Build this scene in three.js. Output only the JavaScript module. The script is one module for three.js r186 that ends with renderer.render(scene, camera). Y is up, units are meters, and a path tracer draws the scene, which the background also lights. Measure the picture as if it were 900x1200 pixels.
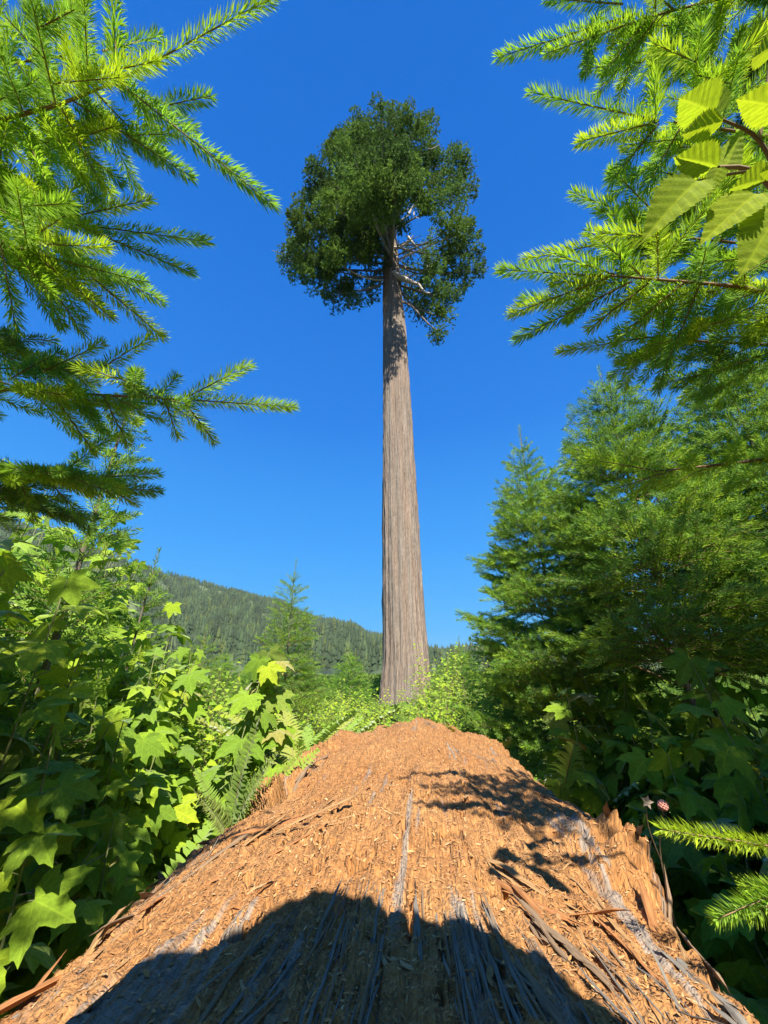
import * as THREE from 'three';
import { mergeGeometries } from 'three/addons/utils/BufferGeometryUtils.js';
import { MarchingCubes } from 'three/addons/objects/MarchingCubes.js';
import { createNoise2D, createNoise3D } from 'simplex-noise';

// ---------------------------------------------------------------- camera, sky, sun, exposure
const CY = 1.8, PITCH = THREE.MathUtils.degToRad(22.7), FPX = 455;      // eye height, upward tilt, focal length of a 1200 px tall frame
const SUN_EL = THREE.MathUtils.degToRad(50), SUN_AZ = THREE.MathUtils.degToRad(8);
const EXPOSURE = 2.15;
const scene = new THREE.Scene();
const camera = new THREE.PerspectiveCamera(2 * Math.atan(600 / FPX) * 180 / Math.PI, 0.75, 0.02, 9000);
camera.position.set(0, CY, 0);
camera.rotation.set(PITCH, 0, 0);
const sunDir = new THREE.Vector3(Math.sin(SUN_AZ) * Math.cos(SUN_EL), Math.sin(SUN_EL), Math.cos(SUN_AZ) * Math.cos(SUN_EL));
{
  const W = 256, H = 256, data = new Float32Array(W * H * 4);
  // colour of clear air by elevation (degrees, linear r g b)
  const stops = [[-90, .10, .12, .13], [-4, .16, .24, .30], [0, .13, .44, .79], [6, .078, .39, .79], [17, .043, .30, .78], [35, .019, .185, .65], [56, .0105, .142, .57], [76, .0085, .128, .535], [90, .008, .125, .53]];
  for (let j = 0; j < H; j++) {
    const e = ((j + .5) / H - .5) * 180;
    let k = 0; while (k < stops.length - 2 && e > stops[k + 1][0]) k++;
    const a = stops[k], b = stops[k + 1], t = (e - a[0]) / (b[0] - a[0]);
    for (let i = 0; i < W; i++) { const o = (j * W + i) * 4; for (let c = 0; c < 3; c++) data[o + c] = (a[c + 1] + (b[c + 1] - a[c + 1]) * t) * 1.26 / EXPOSURE; data[o + 3] = 1; }
  }
  const sky = new THREE.DataTexture(data, W, H, THREE.RGBAFormat, THREE.FloatType);
  sky.mapping = THREE.EquirectangularReflectionMapping; sky.magFilter = THREE.LinearFilter; sky.needsUpdate = true;
  scene.background = sky; scene.environment = sky;
}
const sun = new THREE.DirectionalLight(new THREE.Color().setRGB(1, .94, .82), 5);
sun.position.copy(sunDir).multiplyScalar(120); sun.target.position.set(0, 10, -14);
sun.position.add(sun.target.position);
sun.castShadow = true; sun.shadow.radius = 1;
sun.shadow.mapSize.set(4096, 4096);
Object.assign(sun.shadow.camera, { left: -45, right: 45, top: 60, bottom: -40, near: 1, far: 300 });
scene.add(sun, sun.target);
const renderer = new THREE.WebGLRenderer({ antialias: true });
renderer.toneMapping = THREE.LinearToneMapping;
renderer.toneMappingExposure = EXPOSURE;
renderer.shadowMap.enabled = true;
scene.fog = new THREE.FogExp2(new THREE.Color().setRGB(.55, .72, .9), .00006);

// ---------------------------------------------------------------- helpers
const V = (x, y, z) => new THREE.Vector3(x, y, z);
function mulberry(a) { return () => { a |= 0; a = a + 0x6D2B79F5 | 0; let t = Math.imul(a ^ a >>> 15, 1 | a); t = t + Math.imul(t ^ t >>> 7, 61 | t) ^ t; return ((t ^ t >>> 14) >>> 0) / 4294967296; }; }
let rng = mulberry(11);
const rnd = (a = 0, b = 1) => a + (b - a) * rng();
const n2 = createNoise2D(mulberry(5)), n3 = createNoise3D(mulberry(6));
const sst = (a, b, x) => { const t = Math.min(1, Math.max(0, (x - a) / (b - a))); return t * t * (3 - 2 * t); };
const lerp = (a, b, t) => a + (b - a) * t;
const COS = Math.cos(PITCH), SIN = Math.sin(PITCH);
// a place in the scene from the survey of the photograph: bearing, height and distance s in metres
function at(px, py, s) { const u = (px - 450) / FPX, v = (600 - py) / FPX; return V(u * s, CY + (SIN + v * COS) * s, -(COS - v * SIN) * s); }
const taken = {};
function numbered(n) { const k = taken[n] = (taken[n] ?? -1) + 1; return k ? `${n}_${String(k).padStart(3, '0')}` : n; }
function tag(o, label, category, group, kind) { o.userData.label = label; if (category) o.userData.category = category; if (group) o.userData.group = group; if (kind) o.userData.kind = kind; return o; }
function thing(name, label, category, pos = [0, 0, 0], group) { const g = new THREE.Group(); g.name = numbered(name); g.position.set(...pos); scene.add(g); return tag(g, label, category, group); }
function mesh(name, geo, mat, parent, kind) { const m = new THREE.Mesh(geo, mat); m.name = parent === scene ? numbered(name) : name; m.castShadow = m.receiveShadow = true; if (kind) m.userData.kind = kind; parent.add(m); return m; }
function instances(name, geo, mat, list, parent, colors) {     // list of Matrix4
  const m = new THREE.InstancedMesh(geo, mat, list.length); m.name = parent === scene ? numbered(name) : name;
  list.forEach((x, i) => { m.setMatrixAt(i, x); if (colors) m.setColorAt(i, colors[i]); });
  m.castShadow = m.receiveShadow = true; m.userData.kind = 'stuff'; parent.add(m); return m;
}
function geom(pos, idx, uv, col) {
  const g = new THREE.BufferGeometry(); g.setAttribute('position', new THREE.Float32BufferAttribute(pos, 3));
  g.setAttribute('uv', new THREE.Float32BufferAttribute(uv ?? new Float32Array(pos.length / 3 * 2), 2));
  if (col) g.setAttribute('color', new THREE.Float32BufferAttribute(col, 3));
  g.setIndex(idx); g.computeVertexNormals(); return g;
}
// a tapering tube through points
function tube(pts, radii, seg = 6) {
  const pos = [], idx = [], uv = []; let nrm = V(1, 0, 0), run = 0;
  const d0 = pts[1].clone().sub(pts[0]).normalize(); if (Math.abs(d0.x) > .8) nrm.set(0, 0, 1);
  pts.forEach((p, i) => {
    const d = pts[Math.min(i + 1, pts.length - 1)].clone().sub(pts[Math.max(i - 1, 0)]).normalize();
    nrm.addScaledVector(d, -nrm.dot(d)).normalize(); const b = d.clone().cross(nrm);
    const r = Array.isArray(radii) ? lerp(radii[0], radii[1], i / (pts.length - 1)) : radii(i / (pts.length - 1));
    if (i) run += p.distanceTo(pts[i - 1]);
    for (let k = 0; k <= seg; k++) { const a = k / seg * Math.PI * 2, c = Math.cos(a) * r, s = Math.sin(a) * r; pos.push(p.x + nrm.x * c + b.x * s, p.y + nrm.y * c + b.y * s, p.z + nrm.z * c + b.z * s); uv.push(k / seg, run); }
    if (i) for (let k = 0; k < seg; k++) { const a = (i - 1) * (seg + 1) + k, c = a + seg + 1; idx.push(a, a + 1, c, c, a + 1, c + 1); }
  });
  return geom(pos, idx, uv);
}
const curve = (pts, n) => new THREE.CatmullRomCurve3(pts).getPoints(n);
const std = (rgb, o = {}) => new THREE.MeshStandardMaterial({ color: new THREE.Color().setRGB(...rgb), roughness: .85, ...o });
const leafMat = (rgb, t = .4, o = {}) => new THREE.MeshPhysicalMaterial({ color: new THREE.Color().setRGB(...rgb), roughness: 1, transmission: t, thickness: 0, side: THREE.DoubleSide, ...o, });
function dataTex(w, h, f, srgb = true, wrap = THREE.RepeatWrapping) {   // f(u, v) -> linear [r, g, b]
  const d = new Uint8Array(w * h * 4), enc = (c) => 255 * (c <= .0031308 ? 12.92 * c : 1.055 * Math.pow(c, 1 / 2.4) - .055);
  for (let j = 0; j < h; j++) for (let i = 0; i < w; i++) { const c = f((i + .5) / w, (j + .5) / h), o = (j * w + i) * 4; for (let k = 0; k < 3; k++) d[o + k] = Math.max(0, Math.min(255, srgb ? enc(Math.max(0, Math.min(1, c[k]))) : c[k] * 255)); d[o + 3] = 255; }
  const t = new THREE.DataTexture(d, w, h); t.magFilter = THREE.LinearFilter; t.minFilter = THREE.LinearMipmapLinearFilter; t.generateMipmaps = true; t.wrapS = t.wrapT = wrap; if (srgb) t.colorSpace = THREE.SRGBColorSpace; t.needsUpdate = true; return t;
}
// orientation with local +Y along dir and local +Z as near to nrm as may be
function basis(pos, dir, nrm, sx = 1, sy = sx, sz = sx) {
  const y = dir.clone().normalize(), z = nrm.clone().addScaledVector(y, -nrm.dot(y)); if (z.lengthSq() < 1e-6) z.set(.3, .1, 1).addScaledVector(y, -(.3 * y.x + .1 * y.y + y.z)); z.normalize();
  const x = y.clone().cross(z);
  return new THREE.Matrix4().makeBasis(x.multiplyScalar(sx), y.multiplyScalar(sy), z.multiplyScalar(sz)).setPosition(pos);
}
function place(m, mat4) { mat4.decompose(m.position, m.quaternion, m.scale); return m; }

// ---------------------------------------------------------------- ground and hills
const groundY = (x, z) => { const r = Math.hypot(x, z); return -.75 * sst(5, 24, r) + .35 * sst(1.2, 3, Math.abs(x - .1)) * sst(7, 3, r) + .12 * n2(x * .5, z * .5) * sst(60, 20, r) + .03 * n2(x * 2.3, z * 2.3) * sst(30, 10, r); };
{
  const pos = [], idx = [], uv = [], A = 96, radii = [0]; for (let r = .4; r < 6000; r *= 1.085) radii.push(r);
  radii.forEach((r, i) => { for (let k = 0; k <= A; k++) { const a = k / A * Math.PI * 2, x = Math.sin(a) * r, z = -Math.cos(a) * r; pos.push(x, groundY(x, z), z); uv.push(x, z); if (i && k < A) { const q = (i - 1) * (A + 1) + k; idx.push(q, q + 1, q + A + 1, q + A + 1, q + 1, q + A + 2); } } });
  const tex = dataTex(512, 512, (u, v) => { const a = u * Math.PI * 2, b = v * Math.PI * 2, p = [Math.cos(a) * 2, Math.sin(a) * 2, Math.cos(b) * 2, Math.sin(b) * 2], n = .5 + .5 * n3(p[0] * 3 + p[2], p[1] * 3 - p[3], p[2] * 2 + p[3] * 3), m = .5 + .5 * n3(p[0] * 11, p[1] * 11 + p[2] * 11, p[3] * 11); const g = n * .6; return [lerp(.055, .05, g) * (.6 + .7 * m), lerp(.038, .062, g) * (.6 + .7 * m), lerp(.022, .02, g) * (.6 + .7 * m)]; });
  tex.repeat.set(.5, .5);
  const g = mesh('ground', geom(pos, idx, uv), std([1, 1, 1], { map: tex, roughness: 1 }), scene, 'structure'); tag(g, 'dark forest soil with leaf litter below the shrubs');
}
const pxAng = (px, py) => { const u = (px - 450) / FPX, v = (600 - py) / FPX, f = COS - v * SIN, up = SIN + v * COS; return [Math.atan2(u, f), up / Math.hypot(u, f)]; };
function hill(profile, D0, near, seed, a0, a1, trees, treeH, label) {
  const prof = profile.map(([x, y]) => pxAng(x, y)), ridgeT = (a) => { let k = 0; while (k < prof.length - 2 && a > prof[k + 1][0]) k++; const t = Math.min(1.2, Math.max(-.3, (a - prof[k][0]) / (prof[k + 1][0] - prof[k][0]))); return lerp(prof[k][1], prof[k + 1][1], t); };
  const D = (a) => D0 * (1 + .16 * n2(a * 3 + seed, 1.7) + .05 * n2(a * 13, seed));
  const hgt = (a, r) => { const d = D(a), t = (r - near) / (d - near), top = Math.max(0, ridgeT(a)) * d; if (t <= 0) return -2; const s = t < 1 ? Math.pow(t, 1.15) : Math.max(0, 1 - (t - 1) * 1.2); const gul = t * (1 - Math.min(t, 1)) * .22 * n2(a * 11 + seed, r / D0 * 1.3) + .02 * n2(a * 45, r / D0 * 12) * Math.min(t, 1) * (t < 1 ? 1 - t : 0); return Math.max(-2, top * (s + gul)) - 1; };
  const cut = (a, r) => sst(.02, .4, n2(a * 7 + seed * 3, r / D0 * 5 + seed) * .7 + .5 * n2(a * 17, r / D0 * 9));   // cleared patches
  const NA = 200, NR = 90, pos = [], idx = [], uv = [], col = [];
  for (let j = 0; j <= NR; j++) for (let i = 0; i <= NA; i++) {
    const a = lerp(a0, a1, i / NA), r = lerp(near, D(a) * 1.6, j / NR), x = Math.sin(a) * r, z = -Math.cos(a) * r; pos.push(x, hgt(a, r), z); uv.push(x, z);
    const c = cut(a, r), n = .8 + .4 * n2(a * 60, r * .03); col.push(lerp(.035, .12, c) * n, lerp(.06, .155, c) * n, lerp(.022, .055, c) * n);
    if (j && i < NA) { const q = (j - 1) * (NA + 1) + i; idx.push(q, q + 1, q + NA + 1, q + NA + 1, q + 1, q + NA + 2); }
  }
  tag(mesh('hill', geom(pos, idx, uv, col), std([1, 1, 1], { vertexColors: true, roughness: 1 }), scene, 'structure'), label);
  const cone = (() => { const p = [], ix = []; for (let t = 0; t < 3; t++) { const y0 = .06 + t * .27, y1 = y0 + .4, r = .2 - t * .055, b = p.length / 3; p.push(0, Math.min(1, y1), 0); for (let k = 0; k < 6; k++) { const an = k / 6 * 6.283 + t, rr = r * (k % 2 ? .75 : 1.1); p.push(Math.cos(an) * rr, y0 - (k % 2 ? 0 : .05), Math.sin(an) * rr); } for (let k = 0; k < 6; k++) ix.push(b, b + 1 + (k + 1) % 6, b + 1 + k); } return geom(p, ix); })();
  const list = [], cols = [], q = new THREE.Quaternion();
  for (let i = 0; i < trees * 3 && list.length < trees; i++) {
    const a = rnd(a0, a1), dd = D(a), r = lerp(190, dd * 1.12, Math.pow(rng(), .75)), c = cut(a, r); if (rng() < c * .85) continue;
    const h = treeH * rnd(.6, 1.3) * (c > .4 ? .5 : 1) * Math.min(1, .25 + r / 650); q.setFromAxisAngle(V(0, 1, 0), rnd(0, 6)); const w = h * rnd(.8, 1.15);
    list.push(new THREE.Matrix4().compose(V(Math.sin(a) * r, hgt(a, r) - .5, -Math.cos(a) * r), q, V(w, h, w)));
    const k = rnd(.7, 1.25) * (.85 + .35 * n2(a * 20, r * .01)); const li = rng() < .15 ? .03 : 0; cols.push(new THREE.Color().setRGB(.04 * k + li, .066 * k + li, .026 * k));
  }
  return [cone, list, cols];
}
{
  const h1 = hill([[-250, 555], [0, 606], [40, 622], [130, 650], [210, 677], [260, 690], [330, 706], [365, 724], [400, 752], [440, 792]], 900, 160, 3, -1.15, .02, 26000, 11.5, 'steep forested mountainside with pale logged strips');
  const h2 = hill([[100, 700], [300, 714], [385, 728], [410, 734], [450, 750], [505, 766], [560, 768], [640, 770], [800, 768], [1100, 760]], 1500, 130, 8, -.75, 1.0, 20000, 20, 'low forested ridge behind the lone tree');
  const mat = std([1, 1, 1], { roughness: 1 });
  tag(instances('forest', h1[0], mat, h1[1], scene, h1[2]), 'far conifer forest covering the steep mountainside', 'forest', null, 'stuff');
  tag(instances('forest', h2[0], mat, h2[1], scene, h2[2]), 'far conifer forest covering the low ridge behind the lone tree', 'forest', null, 'stuff');
}
console.log('hills');

// ---------------------------------------------------------------- the fallen log
const LR = 1.1, LTOP = 1.5, LY = LTOP - LR;
const logX = (d) => -.035 + .085 * d;
const EDGE = [[.2, .34], [.45, .35], [.85, .41], [1, .43], [1.15, .46], [1.35, .54], [1.65, .61], [2.1, .56], [2.6, .5], [9, .5]];
const notch = (d) => { let k = 0; while (k < EDGE.length - 2 && d > EDGE[k + 1][0]) k++; return lerp(EDGE[k][1], EDGE[k + 1][1], Math.max(0, (d - EDGE[k][0]) / (EDGE[k + 1][0] - EDGE[k][0]))) + .022 * n2(d * 9, 4) + .01 * n2(d * 31, 9); };
function logR(p, d) {
  const a = p * LR, e = notch(d), le = -.64 + .25 * sst(1.3, 1.58, d) * sst(1.78, 1.72, d) + .14 * sst(1.7, 1.9, d) + .03 * n2(d * 7, 21) + .015 * n2(d * 25, 3), off = sst(e - .03, e + .05, p) + sst(le + .05, le - .1, p), fi = 1 - .85 * off;
  let r = LR + off * (.022 * n3(a * 9, d * 8, 31) + .012 * n3(a * 24, d * 20, 33)) + .022 * n2(a * 1.7, d * .9) + .010 * fi * n2(a * 11, d * 1.6 + 7) + .005 * fi * n2(a * 34, d * 3) + .003 * fi * n2(a * 95, d * 9) + .003 * fi * n3(a * 60, d * 55, 2) + .0045 * n3(a * 22, d * 20, 5);
  const crack = 1 - Math.abs(n2(a * 13 + 3, d * 1.1)); r -= .028 * sst(.94, 1, crack) * sst(1.9, 1.0, d);
  const step = sst(-.04, .04, d - 1.72 - .05 * n2(a * 12, 3)) * sst(-.36, -.43, p); r += .045 * step * (1 + .5 * n3(a * 18, d * 18, 1));
  const lump = Math.exp(-(((p - .41) / .09) ** 2) - ((d - 1.08) / .17) ** 2); r += lump * (.075 + .03 * n3(a * 14, d * 14, 9) + .012 * n3(a * 45, d * 45, 4));
  const rim = sst(.42, .62, p) * sst(1.2, 1.5, d); r += rim * .012 * n3(a * 14, d * 12, 3);
  r -= .75 * sst(e, e + .26, p) + .008 * sst(e - .1, e, p) * n3(a * 40, d * 15, 6);
  r -= .5 * sst(le, le - .36, p) - .008 * sst(le + .15, le, p) * n3(a * 30, d * 22, 8);
  const end = 3.0 + .12 * n2(a * 6, 11); r -= .55 * Math.pow(sst(end, end + .55, d), 1.3);
  return r;
}
const logP = (p, d, lift = 0) => { const r = logR(p, d) + lift; return V(logX(d) + Math.sin(p) * r, LY + Math.cos(p) * r, -d); };
function logN(p, d, e = .012) { const a = logP(p - e, d), b = logP(p + e, d), c = logP(p, d - e), f = logP(p, d + e); return b.sub(a).cross(c.sub(f)).normalize().multiplyScalar(-1); }
const dAt = (t) => t < .08 ? lerp(-1.6, .38, t / .08) : .38 * Math.exp((t - .08) / .92 * Math.log(3.75 / .38));
const tAt = (d) => d < .38 ? .08 * (d + 1.6) / 1.98 : .08 + .92 * Math.log(d / .38) / Math.log(3.75 / .38);
const PW = .85;                                             // the texture spans this angle each way
function woodMask(p, d) {
  const a = p * LR;
  const grain = .5 + .5 * n2(a * 55, d * 2.2), fine = .5 + .32 * n2(a * 160, d * 12) + .22 * n2(a * 420, d * 22), crumb = .5 + .3 * n3(a * 45, d * 40, 3) + .26 * n3(a * 170, d * 120, 4);
  // weathered grey fibre bared in streaks
  const streak = n2(a * 9 + 1.5, d * .8 + 4) + .5 * n2(a * 40, d * 2.5);
  const grey = sst(.3, .6, streak + .42 * sst(.85, .5, d) - .45 * sst(.6, 1.2, d)) + .6 * sst(.45, .68, Math.abs(p)) * sst(0, .6, n3(a * 9, d * 4, 7));
  return { grain, fine, crumb, grey: Math.min(1, grey) };
}
const logTex = dataTex(2048, 2048, (u, v) => {
  const p = (u * 2 - 1) * PW, d = dAt(v), a = p * LR, m = woodMask(p, d);
  const red = .5 + .5 * n2(a * 3 + 9, d * 2), k = .40 + .48 * m.crumb + .22 * m.grain, f = .6 + .7 * m.fine;
  let c = [lerp(.53, .45, red) * k * f, lerp(.26, .195, red) * k * f, lerp(.088, .056, red) * k * f];
  const pale = sst(.78, .9, m.crumb * .6 + .5 * m.fine); c = c.map((x, i) => lerp(x, [.56, .34, .14][i], pale * .6));
  const g = m.grey * (.45 + .55 * sst(.25, .6, m.grain)) * .8, gv = (.55 + .8 * m.fine * m.grain) ; return c.map((x, i) => lerp(x, [.30, .265, .225][i] * gv, g));
}, true, THREE.MirroredRepeatWrapping);
const logBump = dataTex(2048, 2048, (u, v) => { const p = (u * 2 - 1) * PW, d = dAt(v), a = p * LR; const x = .5 + .16 * n2(a * 160, d * 9) + .16 * n3(a * 130, d * 110, 1) + .1 * n2(a * 420, d * 16) + .1 * n3(a * 300, d * 260, 7); return [x, x, x]; }, false, THREE.MirroredRepeatWrapping);
const fallenLog = thing('fallen_log', 'huge fallen log with crumbling orange rotten wood and weathered grey fibres', 'log', [0, 0, 0]);
{
  const ps = []; for (let i = 0; i < 40; i++) ps.push(lerp(-1.75, -.8, i / 40)); for (let i = 0; i < 330; i++) ps.push(lerp(-.8, .8, i / 330)); for (let i = 0; i <= 40; i++) ps.push(lerp(.8, 1.75, i / 40));
  const NR = 440, C = ps.length, pos = [], idx = [], uv = [];
  for (let j = 0; j <= NR; j++) { const t = j / NR, d = dAt(t); for (let i = 0; i < C; i++) { const q = logP(ps[i], d); pos.push(q.x, q.y, q.z); uv.push(ps[i] / PW * .5 + .5, t); if (j && i < C - 1) { const k = (j - 1) * C + i; idx.push(k, k + 1, k + C, k + C, k + 1, k + C + 1); } } }
  mesh('rotten_wood', geom(pos, idx, uv), std([1, 1, 1], { map: logTex, bumpMap: logBump, bumpScale: .009, roughness: .95 }), fallenLog);
}
console.log('log');
// splinters and chips
const chipTones = [[.46, .222, .074], [.53, .29, .115], [.38, .17, .054], [.60, .39, .19], [.42, .212, .085]];
const fibreTex = dataTex(128, 256, (u, v) => { const x = .72 + .3 * n2(u * 22, v * 2.5) + .12 * n2(u * 60, v * 9); return [x, x * .98, x * .95]; });
const chipMats = chipTones.map((c) => std(c, { map: fibreTex, roughness: .9 }));
const slabMats = [[.44, .19, .065], [.30, .20, .12], [.25, .225, .195], [.45, .26, .11]].map((c) => std(c, { map: fibreTex, roughness: .92 }));
// a splinter of unit length along +Y, broken ends, fibrous faces
function splinter(seed, nl = 8, w = .14, th = .06, bend = .07, e0 = .25) {
  const pos = [], idx = [], uv = [], ring = [[-1, 0], [-.7, .8], [.1, 1], [.75, .7], [1, 0], [.2, -.6]];
  for (let i = 0; i <= nl; i++) {
    const t = i / nl, e = Math.min(1, e0 + 4.5 * Math.min(t, 1 - t)) * (1 + .25 * n2(t * 3, seed));
    ring.forEach(([x, z], k) => { const jag = (i === 0 || i === nl) ? .16 * n2(k * 2.1, seed * 7 + i) : 0; pos.push(x * w * e * (1 + .2 * n2(k + t * 4, seed * 3)) + bend * n2(t * 1.6, seed * 5), t - .5 + jag, z * th * e * (1 + .35 * n2(k * 3 + t * 5, seed)) + .04 * Math.sin(t * 3 + seed)); uv.push(k / 6, t); });
    if (i) for (let k = 0; k < 6; k++) { const a = (i - 1) * 6 + k, b = (i - 1) * 6 + (k + 1) % 6; idx.push(a, a + 6, b, b, a + 6, b + 6); }
  }
  for (const [o, s] of [[0, 1], [nl * 6, -1]]) for (let k = 1; k < 5; k++) idx.push(o, ...(s > 0 ? [o + k, o + k + 1] : [o + k + 1, o + k]));
  const g = geom(pos, idx, uv).toNonIndexed(); g.computeVertexNormals(); return g;
}
const chipGeos = [], bitGeos = [], slabGeos = [];
for (let i = 0; i < 6; i++) { chipGeos.push(splinter(i * 1.7 + .3, 3, rnd(.06, .14), rnd(.025, .05), .07, rnd(.4, .9))); slabGeos.push(splinter(i * 2.3 + 9, 12, rnd(.035, .065), rnd(.018, .03), .035)); }
const fibreGeos = [0, 1, 2, 3].map((i) => splinter(i * 2.9 + 71, 7, rnd(.02, .035), rnd(.012, .02), .02));
for (let i = 0; i < 4; i++) bitGeos.push(splinter(i * 3.1 + 40, 2, rnd(.07, .2), rnd(.04, .08), .07, rnd(.4, .95)));
// where a picture point meets the log
function onLog(px, py) { const o = V(0, CY, 0), dir = at(px, py, 1).sub(o); let s = .3; for (let i = 0; i < 900; i++, s += .004) { const q = o.clone().addScaledVector(dir, s), d = -q.z, x = q.x - logX(d), y = q.y - LY, p = Math.atan2(x, y); if (d > .3 && d < 3.6 && Math.hypot(x, y) < logR(p, d)) return [p, d]; } return null; }
function layOn(g, mat, p, d, len, turn, name, parent, { width = 1, tilt = 0, sink = 0 } = {}) {   // turn: angle from the log's own direction
  const n = logN(p, d, .03), along = logP(p, d + .03).sub(logP(p, d - .03)).normalize(), side = along.clone().cross(n);
  const dir = along.multiplyScalar(Math.cos(turn)).addScaledVector(side, Math.sin(turn)).addScaledVector(n, tilt).normalize();
  const q = logP(p, d).addScaledVector(n, len * .02 - sink);
  return place(mesh(name, g, mat, parent), basis(q, dir, n, len * width, len, len * width));
}
{
  rng = mulberry(77);
  // large splinters still attached to the log: [px, py, length, turn, material, width, tilt]
  const S = [[598, 1024, .13, .55, 3, 1, .1], [585, 1030, .10, .3, 3, .8, .12], [617, 1055, .16, .75, 0, .9, .05], [632, 1070, .14, .5, 0, 1, .1], [646, 1092, .17, .38, 1, 1.1, .04], [668, 1120, .16, .3, 1, 1.3, .02], [700, 1165, .17, .22, 2, 1.2, 0], [606, 1040, .08, 1.1, 3, 1, .15], [660, 1060, .12, 1.2, 3, 1.1, .02], [690, 1072, .11, .9, 0, 1.5, .02], [720, 1090, .10, .4, 3, 1.2, .06], [735, 1120, .13, .3, 0, 1.1, 0], [748, 1150, .14, .25, 2, 1.3, 0], [780, 1180, .15, .2, 2, 1.2, 0], [640, 935, .12, 1.2, 0, 1.2, .12], [660, 940, .10, 1.0, 1, 1.2, .1], [625, 950, .09, .8, 0, 1.3, .1], [690, 960, .12, .5, 1, 1.6, .1], [610, 1000, .07, .3, 3, 1, .1],
    [370, 958, .22, -1.25, 3, .8, .02], [330, 965, .20, -1.15, 0, 1, .05], [300, 985, .18, -1.0, 3, 1, .02], [350, 985, .14, -.9, 0, .9, .05], [260, 1000, .16, -.9, 1, 1.1, .02], [275, 1020, .13, -.75, 0, .8, .04], [235, 1012, .12, -.8, 2, 1.2, .02], [205, 1030, .14, -.7, 2, 1.2, .02], [170, 1050, .14, -.65, 3, 1, .02], [395, 960, .12, -1.3, 3, .7, .03], [225, 1060, .10, -.6, 0, .7, .04], [300, 1050, .11, -.5, 0, .7, .05],
    [118, 1090, .20, -.72, 0, 1.5, .03], [100, 1100, .22, -.7, 1, 1.7, .02], [72, 1125, .24, -.7, 0, 1.6, .02], [55, 1140, .24, -.68, 1, 1.8, .02], [35, 1160, .26, -.62, 1, 1.6, .02], [15, 1190, .26, -.55, 0, 1.5, 0], [85, 1110, .2, -.75, 3, 1, .05], [60, 1112, .25, -.7, 2, 1, 0], [30, 1140, .25, -.7, 2, 1, 0], [90, 1090, .2, -.7, 2, 1, 0],
    [400, 1090, .14, -.05, 2, .9, 0], [420, 1075, .12, 0, 2, .8, .02], [345, 1120, .16, -.3, 2, .8, 0], [290, 1160, .18, -.4, 2, .8, 0], [410, 1150, .15, -.1, 2, 1, 0], [395, 1180, .14, -.15, 2, .8, 0], [550, 1110, .15, .1, 2, 1, 0], [565, 1140, .17, .12, 2, 1, 0], [590, 1120, .16, .15, 2, .9, 0], [610, 1160, .18, .2, 2, 1, 0], [520, 1150, .16, .05, 2, .8, 0], [635, 1180, .16, .22, 1, .9, 0],
    [352, 915, .16, -.2, 1, 1.4, .1], [362, 900, .2, -.25, 2, 1.2, .05], [375, 890, .22, -.2, 1, 1, .02], [350, 935, .12, -.5, 0, 1.3, .1], [575, 893, .18, .5, 2, 1.1, .1], [600, 900, .14, .6, 2, .9, .1], [555, 885, .16, .3, 1, 1, .05], [505, 850, .2, .9, 2, 1, .05], [470, 849, .15, 1.2, 2, .9, .05], [450, 960, .06, .3, 0, 1, .2], [462, 968, .05, -.6, 0, 1.2, .2], [470, 955, .06, 1.1, 3, 1, .15]];
  for (const [x, y, l, tn, mi, w, ti] of S) { const h = onLog(x, y); if (!h) continue;
    if (mi === 2) { for (let k = 0; k < 12; k++) layOn(fibreGeos[k % 4], slabMats[k % 3 === 2 ? 1 : 2], h[0] + rnd(-.035, .035), h[1] + rnd(-.08, .08), l * rnd(.35, .9), -tn * .6 + rnd(-.03, .03), 'splinter', fallenLog, { width: rnd(.3, .75), tilt: rnd(-.02, .02), sink: .001 }); }
    else { layOn(slabGeos[Math.floor(rnd(0, 6))], slabMats[mi], h[0], h[1], l, -tn, 'splinter', fallenLog, { width: w * (mi === 1 ? .65 : .85), tilt: ti, sink: .002 }); for (let k = 0; k < 2; k++) layOn(slabGeos[Math.floor(rnd(0, 6))], slabMats[mi], h[0] + rnd(-.03, .03), h[1] + rnd(-.04, .04), l * rnd(.4, .7), -tn + rnd(-.3, .3), 'splinter', fallenLog, { width: w * .6, tilt: ti, sink: .001 }); } }
  for (let i = 0; i < 60; i++) { const t = rnd(.05, .75), d = dAt(lerp(.08, 1, t)), p = rnd(-.6, .6); if (p > notch(d) - .05) continue; const grey = woodMask(p, d).grey; layOn(grey > .5 ? fibreGeos[i % 4] : slabGeos[i % 6], slabMats[grey > .5 ? 2 : Math.floor(rnd(0, 2)) * 3], p, d, rnd(.05, .13), rnd(-.25, .25) - p * .4, 'splinter', fallenLog, { width: rnd(.4, .7), tilt: rnd(0, .05), sink: .002 }); }
  for (let i = 0; i < 80; i++) { const right = i % 2, d = right ? rnd(.5, 1.6) : rnd(.5, 1.7), p = right ? notch(d) + rnd(-.06, .06) : -.62 + rnd(-.1, .12); layOn(slabGeos[i % 6], slabMats[Math.floor(rnd(0, 4))], p, d, rnd(.05, .16), rnd(-.4, .4), 'splinter', fallenLog, { width: rnd(.8, 1.6), tilt: rnd(-.1, .15), sink: .002 }); }
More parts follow.
